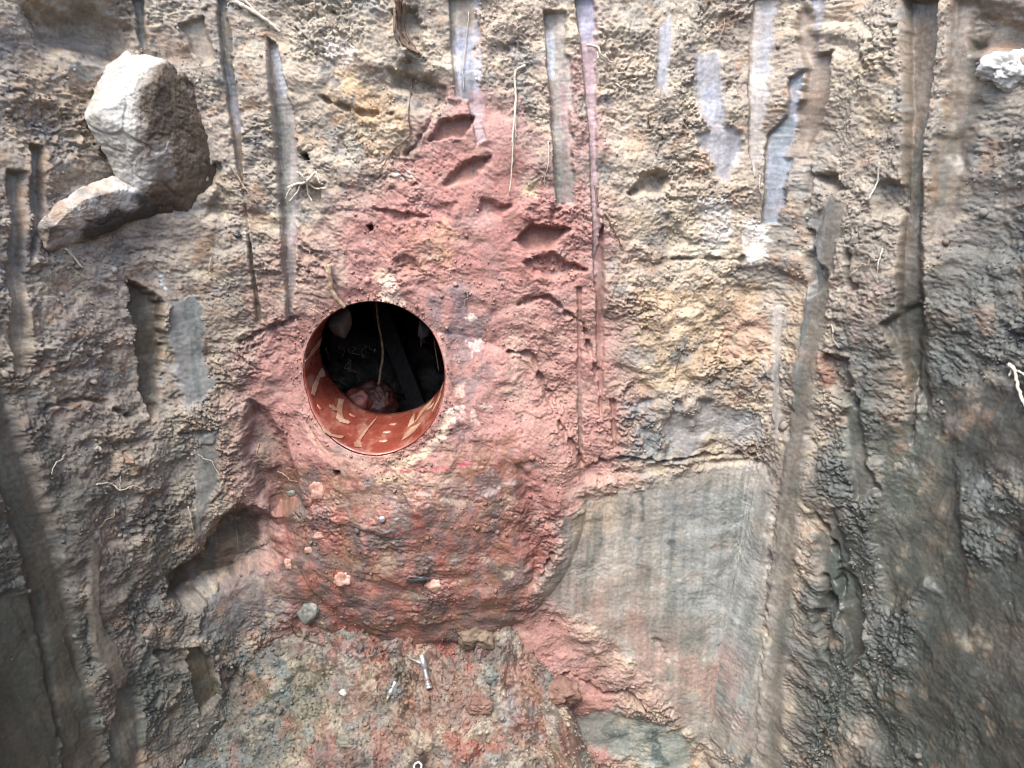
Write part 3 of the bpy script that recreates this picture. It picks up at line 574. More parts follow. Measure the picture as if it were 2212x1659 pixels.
def hull(name, pts, mat, label, cat, noise_amp=.012, cuts=5, parent=None, seedv=0):
    bm = bmesh.new()
    for u, v, h in pts:
        p, n = hit(u, v, 'w'); bm.verts.new(toward(p, h) if h > 0 else p + Vector((p.x*.2, .9, 0)).normalized()*(-h))
    r = bmesh.ops.convex_hull(bm, input=bm.verts); bmesh.ops.delete(bm, geom=list({g for g in r['geom_interior']+r['geom_unused'] if isinstance(g, bmesh.types.BMVert)}), context='VERTS')
    from mathutils.bvhtree import BVHTree
    bvh = BVHTree.FromBMesh(bm); vs_ = [v.co.copy() for v in bm.verts]; c0 = sum(vs_, Vector())/len(vs_); ext = [max(v[i] for v in vs_)-min(v[i] for v in vs_) for i in range(3)]
    bm.free(); bm = bmesh.new(); bmesh.ops.create_icosphere(bm, subdivisions=7, radius=1); s_ = Vector((seedv, 0, 0))
    for vv in bm.verts:
        d_ = Vector((vv.co[i]*ext[i] for i in range(3))).normalized(); h_ = bvh.ray_cast(c0+d_*3, -d_); p_ = h_[0] or c0
        vv.co = p_
    for _ in range(2): bmesh.ops.smooth_vert(bm, verts=bm.verts, factor=.5, use_axis_x=True, use_axis_y=True, use_axis_z=True)
    bm.normal_update()
    for vv in bm.verts:
        c = vv.co; a_ = abs(mnoise.noise(c*16+s_)); vv.co += vv.normal*noise_amp*(.9*mnoise.noise(c*9+s_) - .9*max(0, .12-a_)*4 + .4*mnoise.noise(c*26+s_) + .3*mnoise.noise(c*60+s_) + .25*mnoise.noise(c*130) + .15*mnoise.noise(c*280))
    o = mesh_obj(name, bm, mat, parent); tag(o, label, cat); return o
#@OBJECTS
# bore pipe
def surf_y(x, z):
    d2 = np.where(isb, (fin[..., 0]-x)**2+(fin[..., 2]-z)**2, 9); k_ = np.argmin(d2[::2, ::2]); i, j = np.unravel_index(k_, d2[::2, ::2].shape); return fin[i*2, j*2, 1]
pipe = empty('drain_pipe', (HX, 2.0, HZ-HR), 'round red-orange plastic drain pipe opening with torn pale tape inside', 'pipe')
NA = 240; REAR = 2.20
yf = [surf_y(HX+(HR+.001)*math.cos(2*PI*k_/NA), HZ+(HR+.001)*math.sin(2*PI*k_/NA)) for k_ in range(NA)]
bm = bmesh.new(); T = .006; rows = []
def ringv(rad, ys_): return [bm.verts.new((HX+rad*math.cos(2*PI*k_/NA), ys_[k_] if hasattr(ys_, '__len__') else ys_, HZ+rad*math.sin(2*PI*k_/NA))) for k_ in range(NA)]
yf2 = [np.mean([yf[(k_+j) % NA] for j in range(-3, 4)]) for k_ in range(NA)]
yr = [REAR + .004*math.sin(k_*.21) + (.03*max(0, math.cos((k_/NA*360-215)/180*PI*4)) if 195 < k_/NA*360 < 236 else 0) for k_ in range(NA)]
R1 = HR-.001
rows = [ringv(R1+T, yr), ringv(R1+T, [y+.010 for y in yf2]), ringv(R1+.0005, [y+.004 for y in yf2]), ringv(R1-.002, [y+.004 for y in yf2])]
for q in range(1, 13): rows.append(ringv(R1-.003, [yf2[k_]+.005+(yr[k_]-yf2[k_]-.005)*q/12 for k_ in range(NA)]))
rows.append(rows[0])
for a_, b_ in zip(rows[:-1], rows[1:]):
    for k_ in range(NA): bm.faces.new((a_[k_], a_[(k_+1) % NA], b_[(k_+1) % NA], b_[k_]))
mesh_obj('sleeve', bm, M_pipe, None).parent = pipe
sleeve = [o for o in pipe.children][0]; sleeve.matrix_parent_inverse = pipe.matrix_world.inverted() if False else sleeve.matrix_parent_inverse
def adopt(o, par):
    o.parent = par
    o.location = Vector(o.location) - Vector(par.location); return o
adopt(sleeve, pipe)
def on_pipe(u, v, r=None):
    r = r or (R1-.0045); d_ = ray(u, v); a_ = d_[0]**2+d_[2]**2; b_ = -2*(d_[0]*HX+d_[2]*HZ); c_ = HX**2+HZ**2-r*r
    t = (-b_+math.sqrt(max(b_*b_-4*a_*c_, 0)))/(2*a_); p = d_*t
    return math.atan2(p[2]-HZ, p[0]-HX), p[1]
def crop(s_): return [(1100+x/2.37)*.553 if i == 0 else (1100+x/2.37)*.553 for q in [0] for i, x in []]
def cpx(s_): return [((1100+x/2.37)*.553, (1100+y/2.37)*.553) for x, y in P(s_)]
def pipe_patch(name, pts, mat, thick=.0015, wob=.0):
    pa = [on_pipe(u, v) for u, v in pts]; bm = bmesh.new()
    # densify the outline
    out = []
    for i in range(len(pa)):
        a_, b_ = pa[i], pa[(i+1) % len(pa)]
        for k_ in range(6):
            t = k_/6; out.append((a_[0]+(b_[0]-a_[0])*t + random.uniform(-wob, wob)*4, a_[1]+(b_[1]-a_[1])*t + random.uniform(-wob, wob)))
    vs = [bm.verts.new((HX+(R1-.0045)*math.cos(a_), y_, HZ+(R1-.0045)*math.sin(a_))) for a_, y_ in out]
    f = bm.faces.new(vs); bmesh.ops.triangulate(bm, faces=[f])
    g = bmesh.ops.extrude_face_region(bm, geom=bm.faces[:]); 
    for vv in [e for e in g['geom'] if isinstance(e, bmesh.types.BMVert)]:
        c = Vector((vv.co.x-HX, 0, vv.co.z-HZ)).normalized(); vv.co -= c*thick
    return adopt(mesh_obj(name, bm, mat, None, False), pipe)
for s_ in ['372,798 395,830 400,880 350,890 320,1000 300,1060 275,1040 290,960 330,870', '530,1078 575,1095 560,1200 570,1270 635,1300 620,1320 540,1300 505,1260 515,1200 465,1190 470,1175 510,1165',
           '330,560 375,510 350,600 240,720 215,740', '890,1250 850,1310 800,1370 745,1450 715,1530 670,1520 690,1480 760,1390 830,1310', '1235,1215 1228,1310 1170,1350 1190,1280',
           '1415,1068 1380,1130 1320,1200 1240,1300 1225,1320 1290,1200 1330,1150', '1410,1125 1385,1170 1335,1205 1350,1170', '1290,1310 1230,1390 1110,1470 1150,1400 1200,1350',
           '370,1340 460,1410 580,1430 560,1455 450,1430 390,1390', '1500,930 1470,1060 1400,1200 1460,1040', '440,1140 480,1145 495,1170 460,1175 440,1160', '670,1490 740,1490 740,1535 680,1535']:
    pipe_patch('tape_strip', cpx(s_), M_paper, wob=.001)
M_drop = plain_mat('wet_blister', (190,120,100), (222,180,164), .15, 30, .1, .001)
for x, y, r_ in ((655,1235,.007), (1030,1318,.007), (975,1390,.008), (940,1472,.008), (350,1160,.006)):
    u, v = cpx('%d,%d' % (x, y))[0]; a_, y_ = on_pipe(u, v); bm = bmesh.new(); bmesh.ops.create_uvsphere(bm, u_segments=16, v_segments=10, radius=1)
    for vv in bm.verts:
        c = vv.co; rad = R1-.0035-c.z*.0025; aa = a_+c.x*r_*1.7/HR; vv.co = Vector((HX+rad*math.cos(aa), y_+c.y*r_, HZ+rad*math.sin(aa)))
    adopt(mesh_obj('blister', bm, M_drop), pipe)
# dark chamber behind the pipe
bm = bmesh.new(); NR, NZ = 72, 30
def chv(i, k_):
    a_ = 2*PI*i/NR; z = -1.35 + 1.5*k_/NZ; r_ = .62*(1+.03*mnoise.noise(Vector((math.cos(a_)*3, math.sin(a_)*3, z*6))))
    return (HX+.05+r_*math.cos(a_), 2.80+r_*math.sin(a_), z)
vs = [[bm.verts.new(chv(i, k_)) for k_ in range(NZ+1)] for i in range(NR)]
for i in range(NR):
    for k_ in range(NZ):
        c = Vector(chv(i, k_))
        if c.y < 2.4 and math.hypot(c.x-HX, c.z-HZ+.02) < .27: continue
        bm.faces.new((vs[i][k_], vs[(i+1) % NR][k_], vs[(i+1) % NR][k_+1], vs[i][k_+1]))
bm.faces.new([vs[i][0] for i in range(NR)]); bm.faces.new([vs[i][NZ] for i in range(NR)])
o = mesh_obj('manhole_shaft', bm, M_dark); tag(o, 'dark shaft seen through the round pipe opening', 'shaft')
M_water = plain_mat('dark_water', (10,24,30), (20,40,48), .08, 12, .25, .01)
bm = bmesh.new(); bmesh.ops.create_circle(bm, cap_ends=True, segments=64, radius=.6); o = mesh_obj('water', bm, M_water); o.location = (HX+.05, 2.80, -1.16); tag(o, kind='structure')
def inpt(u, v, y): d_ = ray(u, v); return Vector(d_*(y/d_[1]))
# lumps and cords inside
bm = bmesh.new(); gv = {}
for i in range(70):
    for k_ in range(40):
        x_ = HX-.34+.8*i/69; y_ = 2.27+.85*k_/39; c = Vector((x_, y_, 0))
        z_ = -1.13+.42*(k_/39)**1.2*(1-.55*i/69) + .05*mnoise.noise(c*5) + .03*mnoise.noise(c*14) + .012*mnoise.noise(c*40); gv[i, k_] = bm.verts.new((x_, y_, z_))
for i in range(69):
    for k_ in range(39): bm.faces.new((gv[i, k_], gv[i+1, k_], gv[i+1, k_+1], gv[i, k_+1]))
tag(mesh_obj('silt', bm, plain_mat('black_silt', (66,62,56), (120,114,104), .45, 22, 1, .01)), 'dark lumpy silt banked up inside the shaft', kind='stuff')
for q_ in range(14):
    u0 = random.uniform(700, 800); v0 = random.uniform(740, 830); p_ = [inpt(u0+random.uniform(-3, 3)+t_*random.uniform(-3, 6), v0+t_*random.uniform(2, 7), 2.42) for t_ in range(5)]
    if q_ == 0: bmr = bmesh.new()
    tube(bmr, smoothpath(p_, 4, .001), [.0011]*17, 5)
tag(mesh_obj('root_hair', bmr, M_cord), 'tangle of fine grey root hairs at the back left inside the shaft', 'root hairs', kind='stuff')
def inside_rock():
    c = inpt(812, 868, 2.36); bm = bmesh.new(); bmesh.ops.create_icosphere(bm, subdivisions=5, radius=1)
    for vv in bm.verts:
        q = vv.co.copy(); d_ = 1+.22*mnoise.noise(q*1.3)+.10*mnoise.noise(q*4)+.05*mnoise.noise(q*10)
        vv.co = Vector((q.x*.082, q.y*.07, q.z*.078))*d_
    o = mesh_obj('stone', bm, M_rock_red); o.location = c; tag(o, 'wet rust-brown stone lying inside the pipe mouth under the cord', 'stone')
    c2 = inpt(768, 872, 2.29); bm = bmesh.new(); bmesh.ops.create_icosphere(bm, subdivisions=4, radius=1)
    for vv in bm.verts:
        q = vv.co.copy(); d_ = 1+.3*mnoise.noise(q*1.6+Vector((5,0,0)))+.1*mnoise.noise(q*5); vv.co = Vector((q.x*.05+q.z*.01, q.y*.03, q.z*.05))*d_
    o = mesh_obj('stone', bm, plain_mat('pinkish_stone', (120,56,48), (152,80,68), .5, 40, .6, .004)); o.location = c2; tag(o, 'small pinkish red stone left of the rust-brown one in the pipe', 'stone')
inside_rock()
bm = bmesh.new(); q = smoothpath([inpt(*p, 2.34) for p in P('812,640 816,690 825,740 827,765 822,800 818,832')], 8, .0008); tube(bm, q, [.0028+.0022*i/len(q) for i in range(len(q))], 7, .15)
tag(mesh_obj('cord', bm, M_cord), 'frayed pale cord hanging down to the rust-brown stone', 'cord')
bm = bmesh.new(); q = smoothpath([inpt(*p, 2.32) for p in P('938,735 942,765 948,800')], 6, .0004); tube(bm, q, [.0022]*len(q), 6, .1)
tag(mesh_obj('cord', bm, M_cord), 'thin straight pale cord at the right side of the pipe mouth', 'cord')
bm = bmesh.new(); a_, b_ = inpt(812, 640, 2.75), inpt(905, 880, 2.6); t = (b_-a_).normalized(); s_ = t.cross(Vector((0, 1, 0))).normalized()*.03; n_ = Vector((0, .02, 0))
vs = [bm.verts.new(p+s1*s_+n1*n_) for p in (a_, b_) for s1, n1 in ((-1,-1),(1,-1),(1,1),(-1,1))]
for f in ((0,1,2,3),(7,6,5,4),(0,4,5,1),(1,5,6,2),(2,6,7,3),(3,7,4,0)): bm.faces.new([vs[i] for i in f])
bmesh.ops.bevel(bm, geom=bm.edges[:], offset=.004, segments=2); tag(mesh_obj('plank', bm, M_wood, None, False), 'dark wooden plank leaning diagonally inside the shaft', 'plank')
def flake(name, pts, y, mat, label, cat, th=.01):
    bm = bmesh.new(); vs = [bm.verts.new(inpt(u, v, y + .01*math.sin(i*1.7))) for i, (u, v) in enumerate(pts)]; cen = bm.verts.new(sum((v.co for v in vs), Vector())/len(vs) + Vector((0, -.018, 0)))
    for i in range(len(vs)): bm.faces.new((vs[i], vs[(i+1) % len(vs)], cen))
    g = bmesh.ops.extrude_face_region(bm, geom=bm.faces[:])
    for e in g['geom']:
        if isinstance(e, bmesh.types.BMVert): e.co.y += th
    bmesh.ops.subdivide_edges(bm, edges=bm.edges[:], cuts=2, use_grid_fill=True)
    for vv in bm.verts: vv.co += Vector((1, .8, 1))*.002*mnoise.noise(vv.co*60)
    tag(mesh_obj(name, bm, mat), label, cat)
M_leaf = plain_mat('dead_leaf', (48,44,36), (76,70,58), .7, 30, .5, .002)
flake('dead_leaf', cpx('470,290 555,235 610,240 640,290 645,400 620,470 590,525 530,510 480,490 450,440 430,400 440,330'), 2.12, M_leaf, 'dark crumpled dead leaf hanging at the top left of the pipe mouth', 'leaf')
flake('rag', cpx('1275,360 1330,380 1365,450 1360,500 1330,510 1330,570 1300,575 1298,605 1285,600 1280,510 1258,500'), 2.26, M_rag, 'torn grey rag hanging at the upper right of the pipe mouth', 'rag', .006)
# ---- boulders
def split_mat(name, pa, pb_, c1, c2, dark, mix=.06):  # stone with its lower side coloured dark, for mud and painted shade
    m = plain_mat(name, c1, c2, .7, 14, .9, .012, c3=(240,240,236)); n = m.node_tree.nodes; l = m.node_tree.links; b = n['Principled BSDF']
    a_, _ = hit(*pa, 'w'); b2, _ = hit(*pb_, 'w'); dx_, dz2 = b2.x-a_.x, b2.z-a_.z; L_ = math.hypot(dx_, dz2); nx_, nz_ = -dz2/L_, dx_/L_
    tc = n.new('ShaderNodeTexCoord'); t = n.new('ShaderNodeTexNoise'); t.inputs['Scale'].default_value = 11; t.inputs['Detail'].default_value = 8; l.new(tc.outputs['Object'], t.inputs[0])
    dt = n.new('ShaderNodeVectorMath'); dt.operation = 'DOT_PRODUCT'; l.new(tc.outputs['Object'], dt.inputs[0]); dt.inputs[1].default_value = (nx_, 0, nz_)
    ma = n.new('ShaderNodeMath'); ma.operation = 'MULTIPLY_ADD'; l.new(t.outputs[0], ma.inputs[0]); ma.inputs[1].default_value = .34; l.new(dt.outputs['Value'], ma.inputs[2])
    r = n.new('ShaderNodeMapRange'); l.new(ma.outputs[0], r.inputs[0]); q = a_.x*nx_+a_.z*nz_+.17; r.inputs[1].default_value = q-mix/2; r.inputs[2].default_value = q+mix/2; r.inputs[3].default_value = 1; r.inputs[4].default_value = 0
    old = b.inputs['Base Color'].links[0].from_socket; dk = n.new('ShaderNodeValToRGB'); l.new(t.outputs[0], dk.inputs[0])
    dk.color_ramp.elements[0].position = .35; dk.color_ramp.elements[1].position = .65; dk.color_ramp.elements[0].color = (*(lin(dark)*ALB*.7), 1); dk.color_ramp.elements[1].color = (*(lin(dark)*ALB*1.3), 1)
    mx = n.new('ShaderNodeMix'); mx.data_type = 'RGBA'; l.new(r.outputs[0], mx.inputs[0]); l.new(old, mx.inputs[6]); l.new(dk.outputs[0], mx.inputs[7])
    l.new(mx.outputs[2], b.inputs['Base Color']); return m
def boulder_mat():
    m = plain_mat('boulder_stone', (158,152,142), (204,198,186), .7, 14, .9, .012, c3=(236,232,222)); n = m.node_tree.nodes; l = m.node_tree.links; b = n['Principled BSDF']
    tc = n.new('ShaderNodeTexCoord'); t = n.new('ShaderNodeTexNoise'); t.inputs['Scale'].default_value = 5; t.inputs['Detail'].default_value = 6; l.new(tc.outputs['Object'], t.inputs[0])
    sx = n.new('ShaderNodeSeparateXYZ'); l.new(tc.outputs['Object'], sx.inputs[0])
    def mth(op, a_, b_):
        q = n.new('ShaderNodeMath'); q.operation = op
        for i, z in enumerate((a_, b_)):
            if isinstance(z, (int, float)): q.inputs[i].default_value = z
            else: l.new(z, q.inputs[i])
        return q.outputs[0]
    e = mth('SUBTRACT', sx.outputs[0], mth('MULTIPLY', sx.outputs[2], .3))       # clay clings to the lower right half
    e = mth('ADD', e, mth('MULTIPLY', mth('SUBTRACT', t.outputs[0], .5), .5))
    r = n.new('ShaderNodeMapRange'); l.new(e, r.inputs[0]); r.inputs[1].default_value = BX; r.inputs[2].default_value = BX+.05
    old = b.inputs['Base Color'].links[0].from_socket; mx = n.new('ShaderNodeMix'); mx.data_type = 'RGBA'; l.new(r.outputs[0], mx.inputs[0]); l.new(old, mx.inputs[6]); mx.inputs[7].default_value = (*(lin((126,112,92))*ALB), 1)
    l.new(mx.outputs[2], b.inputs['Base Color']); return m
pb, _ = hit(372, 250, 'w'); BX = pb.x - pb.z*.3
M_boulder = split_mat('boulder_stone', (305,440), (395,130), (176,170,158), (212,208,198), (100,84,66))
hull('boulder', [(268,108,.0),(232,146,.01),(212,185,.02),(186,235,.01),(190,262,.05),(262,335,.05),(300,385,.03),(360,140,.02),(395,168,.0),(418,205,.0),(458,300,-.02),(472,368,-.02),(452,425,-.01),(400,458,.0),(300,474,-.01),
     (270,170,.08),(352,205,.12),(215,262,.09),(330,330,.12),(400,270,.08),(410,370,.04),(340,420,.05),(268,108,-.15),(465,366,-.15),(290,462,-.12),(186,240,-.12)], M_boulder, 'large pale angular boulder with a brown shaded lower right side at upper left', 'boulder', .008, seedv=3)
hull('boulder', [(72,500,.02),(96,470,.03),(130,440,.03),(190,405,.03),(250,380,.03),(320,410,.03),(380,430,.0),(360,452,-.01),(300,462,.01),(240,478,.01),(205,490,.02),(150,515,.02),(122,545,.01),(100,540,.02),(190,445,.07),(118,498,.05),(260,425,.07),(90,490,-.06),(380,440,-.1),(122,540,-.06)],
     split_mat('white_tipped_stone', (100,535), (300,412), (182,160,136), (216,212,204), (70,66,58)), 'long whitish slab with a dark underside, below the large boulder', 'boulder', .007, seedv=9)  # slab's shaded underside painted dark
M_white = plain_mat('pale_quartz', (186,186,180), (226,226,220), .6, 40, .8, .006)
clod(2180, 150, .045, 'whitish rough lump jutting out at the upper right edge', M_white, cat='clod', sq=(1.1,.7,.8), amp=.6, seed=4, det=4)
M_clay = plain_mat('brown_clod', (114,98,84), (144,126,108), .8, 30, .9, .008); M_clayg = plain_mat('grey_clod', (118,116,104), (146,144,132), .8, 30, .9, .008)
M_clayr = plain_mat('red_clod', (118,86,74), (146,116,102), .7, 30, .9, .008)
CG = 'clods of earth at the foot of the wall'
clod(1028, 1372, .058, 'large round brown clod at the foot of the red wall', M_clay, group=CG, seed=1, sq=(1,.7,.8), amp=.5, det=4)
clod(1035, 1525, .034, 'reddish brown clod on the pit floor right of the bolt', M_clayr, group=CG, seed=3, sq=(1.1,.8,.7), amp=.5, det=4, sheet='g')
clod(1205, 1500, .05, 'red-brown clod at the foot of the pale clay face', M_clayr, group=CG, seed=8, sq=(1.2,.8,.8), amp=.5, det=4)
clod(745, 1606, .02, 'pale grey-green double clod on the floor near the bottom edge', M_clayg, group=CG, seed=12, sq=(1.4,.8,.8), amp=.6, sheet='g')
SG = 'stones set in the red-brown chamber wall'
M_pink = plain_mat('pink_stone', (196,146,128), (224,184,166), .5, 40, .5, .004); M_gst = plain_mat('bluegrey_stone', (120,124,118), (158,160,150), .5, 40, .6, .004); M_blk = plain_mat('dark_stone', (44,46,50), (80,82,86), .3, 40, .5, .003)
for u, v, r_, m_, lb, sq in [(683,1062,.017,M_pink,'pale pink stone in the left part of the chamber wall, topmost there',(1,.5,1.2)), (742,1250,.020,M_pink,'largest pink stone low on the chamber wall',(1.1,.5,1)), (622,1222,.013,M_pink,'small upright pale stone at the left rim of the chamber',(.7,.5,1.2)),
                       (938,1270,.018,M_pink,'flat pink stone low right on the chamber wall',(1.1,.4,.9)), (668,1326,.024,M_gst,'blue-grey stone at the lower left of the chamber wall',(1,.4,1.1)), (666,1190,.009,M_pink,'small oval pink stone above the upright pale stone',(1.2,.5,.9)),
                       (688,1155,.012,M_pink,'pink stone with a dark glassy chip in it',(1.3,.5,.8)), (896,1253,.013,M_blk,'dark slaty stone beside the flat pink stone',(1.9,.4,.6)), (728,1242,.012,M_pipe,'brick-red fragment left of the largest pink stone',(.8,.5,1.2)),
                       (630,1062,.010,M_gst,'small grey stone beside the topmost pink stone',(1,.5,.8))]:
    clod(u, v, r_*1.25, lb, m_, 'stone', 'stone', SG, sq=sq, amp=.5, lift=.05, seed=u, sheet='w')
clod(808, 1409, .013, 'small shiny black stone on red mud above the short anchor', M_blk, 'stone', 'stone', amp=.5, seed=3)
clod(860, 376, .010, 'tiny white stone high in the red mud above the pipe', M_white, 'stone', 'stone', amp=.5, sheet='w')
clod(742, 1497, .012, 'small shiny white lump left of the short anchor', M_white, 'stone', 'stone', amp=.4, lift=.6, sheet='g')
clod(660, 336, .011, 'dark pebble beside the bluish scraped strip above the root knot', M_blk, 'stone', 'stone', amp=.5, sheet='w')
clod(917, 504, .010, 'dark lump of coal like stone', M_blk, 'stone', 'stone', amp=.5, sheet='w') if False else None
clod(545, 505, .012, 'dark grey stone right of the two leaning soil strips', M_blk, 'stone', 'stone', amp=.5, sheet='w') if False else None
clod(508, 505, .012, 'small dark bluish stone between the boulder and the narrow strip', M_blk, 'stone', 'stone', amp=.5, sheet='w')
# ---- roots
root('512,5 540,20 575,45 606,72', .006, .004, 'pale dead twig slanting down at the top left', M_rootw, .01, ['530,2 560,28 604,66'])
root('622,412 640,405 662,398 684,372', .005, .004, 'knotted forked root over the bluish strip', M_rootw, .02, ['662,398 680,408 706,408', '662,398 668,420 676,440', '650,402 640,425 624,436', '640,405 628,420 622,432', '684,372 690,392 700,402', '662,398 650,380 640,372'])
root('1133,140 1116,160 1112,220 1108,290 1106,330 1101,420', .0042, .002, 'long thin pale root hanging straight down above the pipe', M_rootw, .008, ['1112,230 1117,270 1116,300'])
root('890,170 886,240 886,290 850,320 830,350 820,376', .002, .0014, 'thin brown root curving down left above the pipe', M_rootd, .006)
root('1270,98 1290,108 1297,118 1310,130', .004, .002, 'short pale forked root near the top centre', M_rootw, .01, ['1293,112 1288,128 1284,134', '1305,124 1318,134 1330,138'])
root('1183,310 1186,350 1178,385 1176,400', .0016, .001, 'hair-thin pale root beside the middle grey strip', M_rootw, .006)
root('1285,400 1292,440 1310,470 1342,535', .003, .0016, 'dark root running down right of the red mud', M_rootd, .006)
root('708,572 712,610 726,640 748,664', .008, .0065, 'thick bent root reaching over the pipe rim', M_root, .022, ['716,560 706,580 710,596'])
root('668,668 690,682 702,692', .002, .0014, 'small reddish rootlet left of the pipe rim', M_root, .02, ['690,682 704,686'])
root('495,362 515,385 530,412 560,440', .003, .0015, 'thin root crossing the narrow soil strip', M_root, .01)
root('140,535 155,555 178,580', .0035, .002, 'pale rootlet under the whitish slab', M_rootw, .01, ['150,540 168,562'])
root('210,966 226,976', .006, .005, 'stubby pale piece of root in the left wall', M_rootw, .008)
root('205,1045 240,1042 262,1055 290,1048', .0025, .0015, 'pale zigzag rootlet low in the left wall', M_rootw, .008, ['262,1055 258,1030', '290,1048 318,1055 330,1048'])
root('520,1075 508,1120 515,1160 512,1205', .002, .001, 'long dark rootlet hanging beside the brown hollow', M_rootd, .02, ['508,1120 498,1135', '520,1100 545,1135 560,1150'])
root('600,1335 640,1350 665,1380 700,1388', .0035, .002, 'brown root at the lower left foot of the chamber', M_rootd, .01, ['625,1345 640,1370 655,1372'])
root('860,0 858,60 870,95 905,122', .008, .004, 'dark bundle of fibrous roots at the top', M_rootd, .01, ['866,0 866,60 885,100', '852,20 850,70 862,100', '872,10 876,70 900,110'])
root('1480,740 1470,770 1462,805', .0022, .0012, 'thin twig lodged in the right part of the wall', M_rootd, .006)
root('1010,30 1006,90 1000,150 1002,200', .0014, .001, 'hair-thin root below the short bluish smear at top centre', M_rootw, .006)
root('1900,350 1890,390 1880,430', .003, .0018, 'pale fibre in the right side wall', M_rootw, .008)
root('2170,785 2190,800 2200,840 2210,880', .005, .003, 'whitish root tuft at the right edge', M_rootw, .02, ['2190,800 2208,806 2216,830', '2180,792 2176,815'])
root('1905,540 1898,570 1896,590', .0025, .0012, 'short pale rootlet in the right side wall below the fibre', M_rootw, .008)
root('405,1090 412,1120 420,1145', .002, .001, 'short rootlet left of the grey smooth patch', M_rootw, .008)
_r = random.Random(5); _o = [(250,1100,'hair-fine rootlet in the lower left wall'),(330,560,'hair-fine rootlet right of the white fleck'),(430,980,'hair-fine rootlet beside the grey clay patch'),(600,1020,'hair-fine reddish rootlet left of the chamber'),(560,960,'hair-fine rootlet in the dark fold left of the pipe'),
  (690,250,'hair-fine rootlet right of the bluish strip'),(1010,620,'hair-fine rootlet right above the pipe'),(1400,250,'hair-fine rootlet near the blue smears'),(1330,180,'hair-fine rootlet right of the pink strip'),(1880,560,'hair-fine rootlet in the upper right wall'),(1640,380,'hair-fine rootlet left of the bluish scrape'),(140,980,'hair-fine rootlet near the left edge'),
  (460,560,'hair-fine rootlet below the boulder'),(760,60,'hair-fine rootlet near the top edge'),(1560,40,'hair-fine rootlet at the top right'),(1800,700,'hair-fine rootlet beside the long grey spar')]
for u, v, lb in _o:
    p_ = [(u, v)]; a_ = _r.uniform(.8, 2.3)
    for _ in range(4): a_ += _r.uniform(-.6, .6); p_.append((p_[-1][0]+math.cos(a_)*_r.uniform(8, 18), p_[-1][1]+math.sin(a_)*_r.uniform(8, 18)))
    root(' '.join('%.0f,%.0f' % q for q in p_), .0018, .0009, lb, _r.choice([M_root, M_rootw, M_rootd]), .007)
# ---- hardware on the floor
def axis_obj(u1, v1, u2, v2, lift):
    a_ = toward(hit(u1, v1, 'g')[0], lift); b_ = toward(hit(u2, v2, 'g')[0], lift); return a_, b_
def screw_body(name, a_, b_, segs, mat, parent, n=20):
    """lathe along a->b; segs = [(t, radius)]"""
    bm = bmesh.new(); t = (b_-a_); L = t.length; t.normalize(); x = t.orthogonal().normalized(); y = t.cross(x); prev = None
    for f, r_ in segs:
        ring = [bm.verts.new(a_+t*L*f+(x*math.cos(2*PI*k_/n)+y*math.sin(2*PI*k_/n))*r_) for k_ in range(n)]
        if prev:
            for k_ in range(n): bm.faces.new((prev[k_], prev[(k_+1) % n], ring[(k_+1) % n], ring[k_]))
        else: bm.faces.new(ring)
        prev = ring
    bm.faces.new(prev); return adopt(mesh_obj(name, bm, mat), parent)
a_, b_ = axis_obj(908, 1408, 928, 1483, .02)
bolt = empty('anchor_bolt', b_, 'long shiny steel anchor bolt lying on the red mud', 'bolt')
screw_body('shank', a_, b_, [(0,.008),(.005,.0095),(.42,.0095),(.43,.0075),(.44,.0085)], M_steel, bolt)
th = []
for i in range(31): th += [(.44+i*.0125, .0085), (.44+i*.0125+.006, .0072)]
screw_body('thread', a_, b_, th+[(.83,.008)], M_steel, bolt)
screw_body('clip', a_, b_, [(.70,.0088),(.705,.0102),(.75,.0102),(.755,.0088)], M_paper, bolt)
screw_body('cone', a_, b_, [(.83,.0075),(.86,.0102),(.90,.0102),(.905,.0085),(.92,.0085),(.925,.0105),(.99,.0105),(1,.009)], M_steel, bolt)
a_, b_ = axis_obj(856, 1468, 832, 1510, .016)
plug = empty('wall_anchor', b_, 'short whitish expansion anchor with a tapered tip on the floor', 'wall anchor')
screw_body('sleeve', a_, b_, [(0,.0065),(.02,.0075),(.3,.0075),(.35,.0068),(.45,.0085),(.55,.0088),(.62,.0075),(.66,.006)], M_steel, plug)
screw_body('tip', a_, b_, [(.66,.0045),(.95,.0042),(1,.002)], plain_mat('brass_dull', (150,140,104), (190,180,140), .4, 50, .2, .001, metal=.4), plug)
a_, b_ = axis_obj(882, 1417, 905, 1431, .008)
scr = empty('screw', b_, 'small half-buried screw touching the long bolt', 'screw')
screw_body('shank', a_, b_, [(0,.002),(.6,.0035),(.61,.0045),(.9,.0048),(.92,.006),(1,.006)], M_steel, scr)
p, n_ = hit(903, 1652, 'g'); c = toward(p, .014); ax = (Vector((0, -.6, .8))).normalized(); x = ax.orthogonal().normalized(); y = ax.cross(x); bm = bmesh.new()
rows = []
for rad, h_, six in ((.0075,-.005,0),(.0135,-.005,1),(.0145,-.003,1),(.0145,.004,1),(.013,.006,1),(.0085,.006,0),(.0075,.004,0)):
    ring = []
    for k_ in range(36):
        t = 2*PI*k_/36; rr_ = rad/math.cos(((t+PI/6) % (PI/3))-PI/6)*.93 if six else rad
        ring.append(bm.verts.new(c+(x*math.cos(t)+y*math.sin(t))*rr_+ax*h_))
    rows.append(ring)
rows.append(rows[0])
for r1, r2_ in zip(rows[:-1], rows[1:]):
    for k_ in range(36): bm.faces.new((r1[k_], r1[(k_+1) % 36], r2_[(k_+1) % 36], r2_[k_]))
tag(mesh_obj('hex_nut', bm, M_steel), 'steel nut lying at the bottom edge of the photo', 'nut')
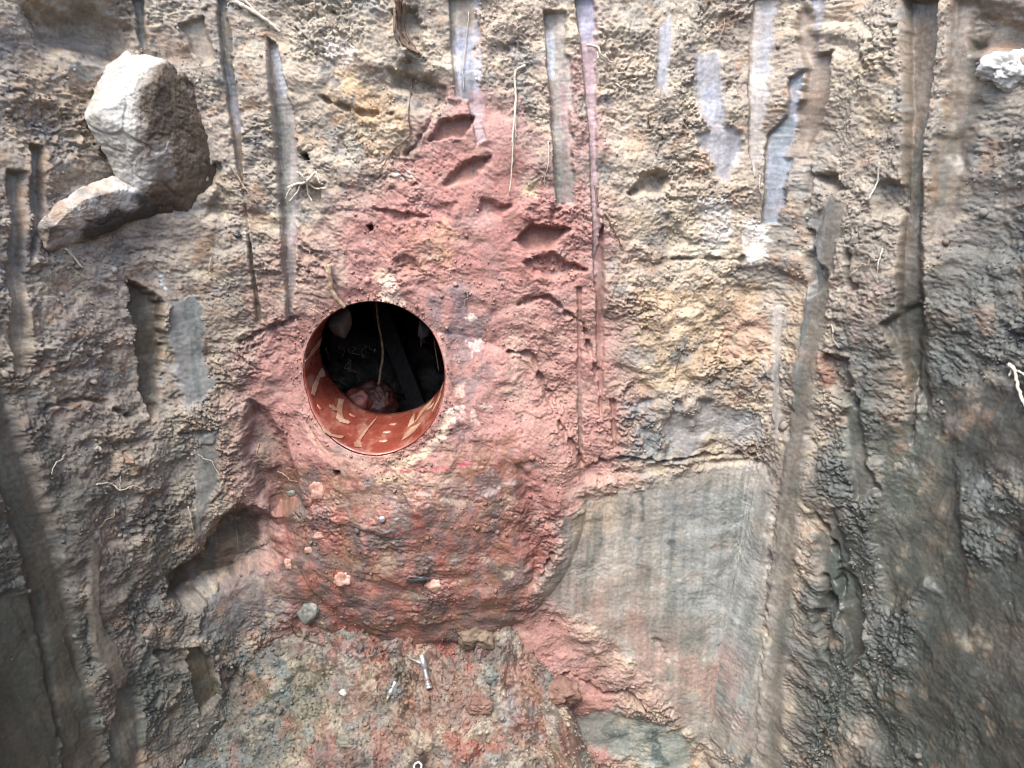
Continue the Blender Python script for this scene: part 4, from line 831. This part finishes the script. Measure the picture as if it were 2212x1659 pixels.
p, n_ = hit(823, 1122, 'w'); h0 = empty('fixing_bolt', toward(p, .0), 'round steel bolt head fixed in the red-brown chamber wall', 'fixing bolt')
screw_body('cap', toward(p, -.01), toward(p, .012), [(0,.006),(.6,.006),(.61,.0095),(.9,.0095),(1,.0075)], M_steel, h0)
#@CRUMBS
def crumbs(name, pts, cols, sizes, seed):
    r = np.random.RandomState(seed); ico = bmesh.new(); bmesh.ops.create_icosphere(ico, subdivisions=1, radius=1)
    bv = np.array([v.co[:] for v in ico.verts]); bf = np.array([[v.index for v in f.verts] for f in ico.faces]); ico.free(); n = len(pts)
    q = r.normal(size=(n, 3, 3)); q, _ = np.linalg.qr(q)
    jit = 1 + r.uniform(-.35, .35, (n, len(bv), 1)); v = (bv[None]*jit)*r.uniform(.55, 1.2, (n, 1, 3))
    v = np.einsum('nij,nkj->nki', q, v)*sizes[:, None, None] + pts[:, None]
    f = (bf[None] + (np.arange(n)*len(bv))[:, None, None]).reshape(-1, 3); v = v.reshape(-1, 3)
    me = bpy.data.meshes.new(name); me.vertices.add(len(v)); me.vertices.foreach_set('co', v.astype(np.float32).ravel()); me.loops.add(f.size); me.loops.foreach_set('vertex_index', f.astype(np.int32).ravel())
    me.polygons.add(len(f)); me.polygons.foreach_set('loop_start', np.arange(0, f.size, 3, dtype=np.int32)); me.polygons.foreach_set('loop_total', np.full(len(f), 3, np.int32)); me.update(calc_edges=True)
    c = me.color_attributes.new('Col', 'FLOAT_COLOR', 'POINT'); cc = np.repeat(cols, len(bv), 0); c.data.foreach_set('color', np.concatenate([cc, np.ones((len(cc), 1))], 1).astype(np.float32).ravel())
    t = me.attributes.new('crumb', 'FLOAT', 'POINT'); t.data.foreach_set('value', np.ones(len(cc), np.float32))
    o = bpy.data.objects.new(name, me); C.objects.link(o); me.materials.append(M_soil); return o
allp, allc, alls = [], [], []
for sh, Pn, n_try, ok in ((W, fin, 80000, lambda i, j: isb[i, j] & (sh.cr[i, j] > .5)), (G, gfin, 42000, lambda i, j: (Pn[i, j, 1] > 1.2))):
    i = rng.randint(0, Pn.shape[0], n_try); j = rng.randint(0, Pn.shape[1], n_try); m_ = ok(i, j)
    dens_ = fbm(sh.A[i, j]*6, sh.B[i, j]*6, 77, 3) + .1 if sh is W else 1.+0*i
    m_ &= rng.uniform(size=n_try) < np.clip(.1+dens_*1.1, .03, .9)
    if sh is W: m_ &= (rr[i, j] > HR+.006)
    i, j = i[m_], j[m_]; s_ = .0022*np.exp(rng.normal(0, .5, len(i))); s_ = np.clip(s_*(1 if sh is W else 1.15), .0012, .012)
    allp.append(Pn[i, j] + sh.nor[i, j]*(s_*.3)[:, None]); allc.append(sh.col[i, j]*rng.uniform(.75, 1.3, (len(i), 1))); alls.append(s_)
# clusters of bigger crumbs hanging on the side walls
i = rng.randint(0, fin.shape[0], 60000); j = rng.randint(0, fin.shape[1], 60000); cl_ = fbm(W.A[i, j]*9, W.B[i, j]*5, 881, 3)
m_ = isb[i, j] & (np.abs(fin[i, j, 0]) > .78) & (cl_ > .28) & (rng.uniform(size=60000) < .22) & (W.cr[i, j] > .3); i, j = i[m_], j[m_]
s_ = np.clip(.0045*np.exp(rng.normal(0, .45, len(i))), .002, .013); allp.append(fin[i, j]+W.nor[i, j]*(s_*.3)[:, None]); allc.append((W.col[i, j]*.5+lin((150,146,136))*ALB*.5)*rng.uniform(.8, 1.3, (len(i), 1))); alls.append(s_)
# mud packed round the pipe mouth
n_ = 500; a_ = rng.uniform(0, 2*PI, n_); r_ = HR+.003+np.abs(rng.normal(0, .022, n_)); q = [(HX+r*math.cos(t), HZ+r*math.sin(t)) for r, t in zip(r_, a_)]
yy = np.array([yf2[int(t/(2*PI)*NA) % NA] for t in a_])-.001; s_ = np.clip(.0022*np.exp(rng.normal(0, .45, n_)), .0012, .006)
allp.append(np.array([(x, y, z) for (x, z), y in zip(q, yy)])); alls.append(s_); allc.append(lin((176,134,118))*ALB*rng.uniform(.7, 1.25, (n_, 1)))
o = crumbs('soil_crumbs', np.concatenate(allp), np.concatenate(allc), np.concatenate(alls), 5); tag(o, 'loose crumbs of earth clinging to the wall and lying on the floor', 'soil crumbs', kind='stuff')
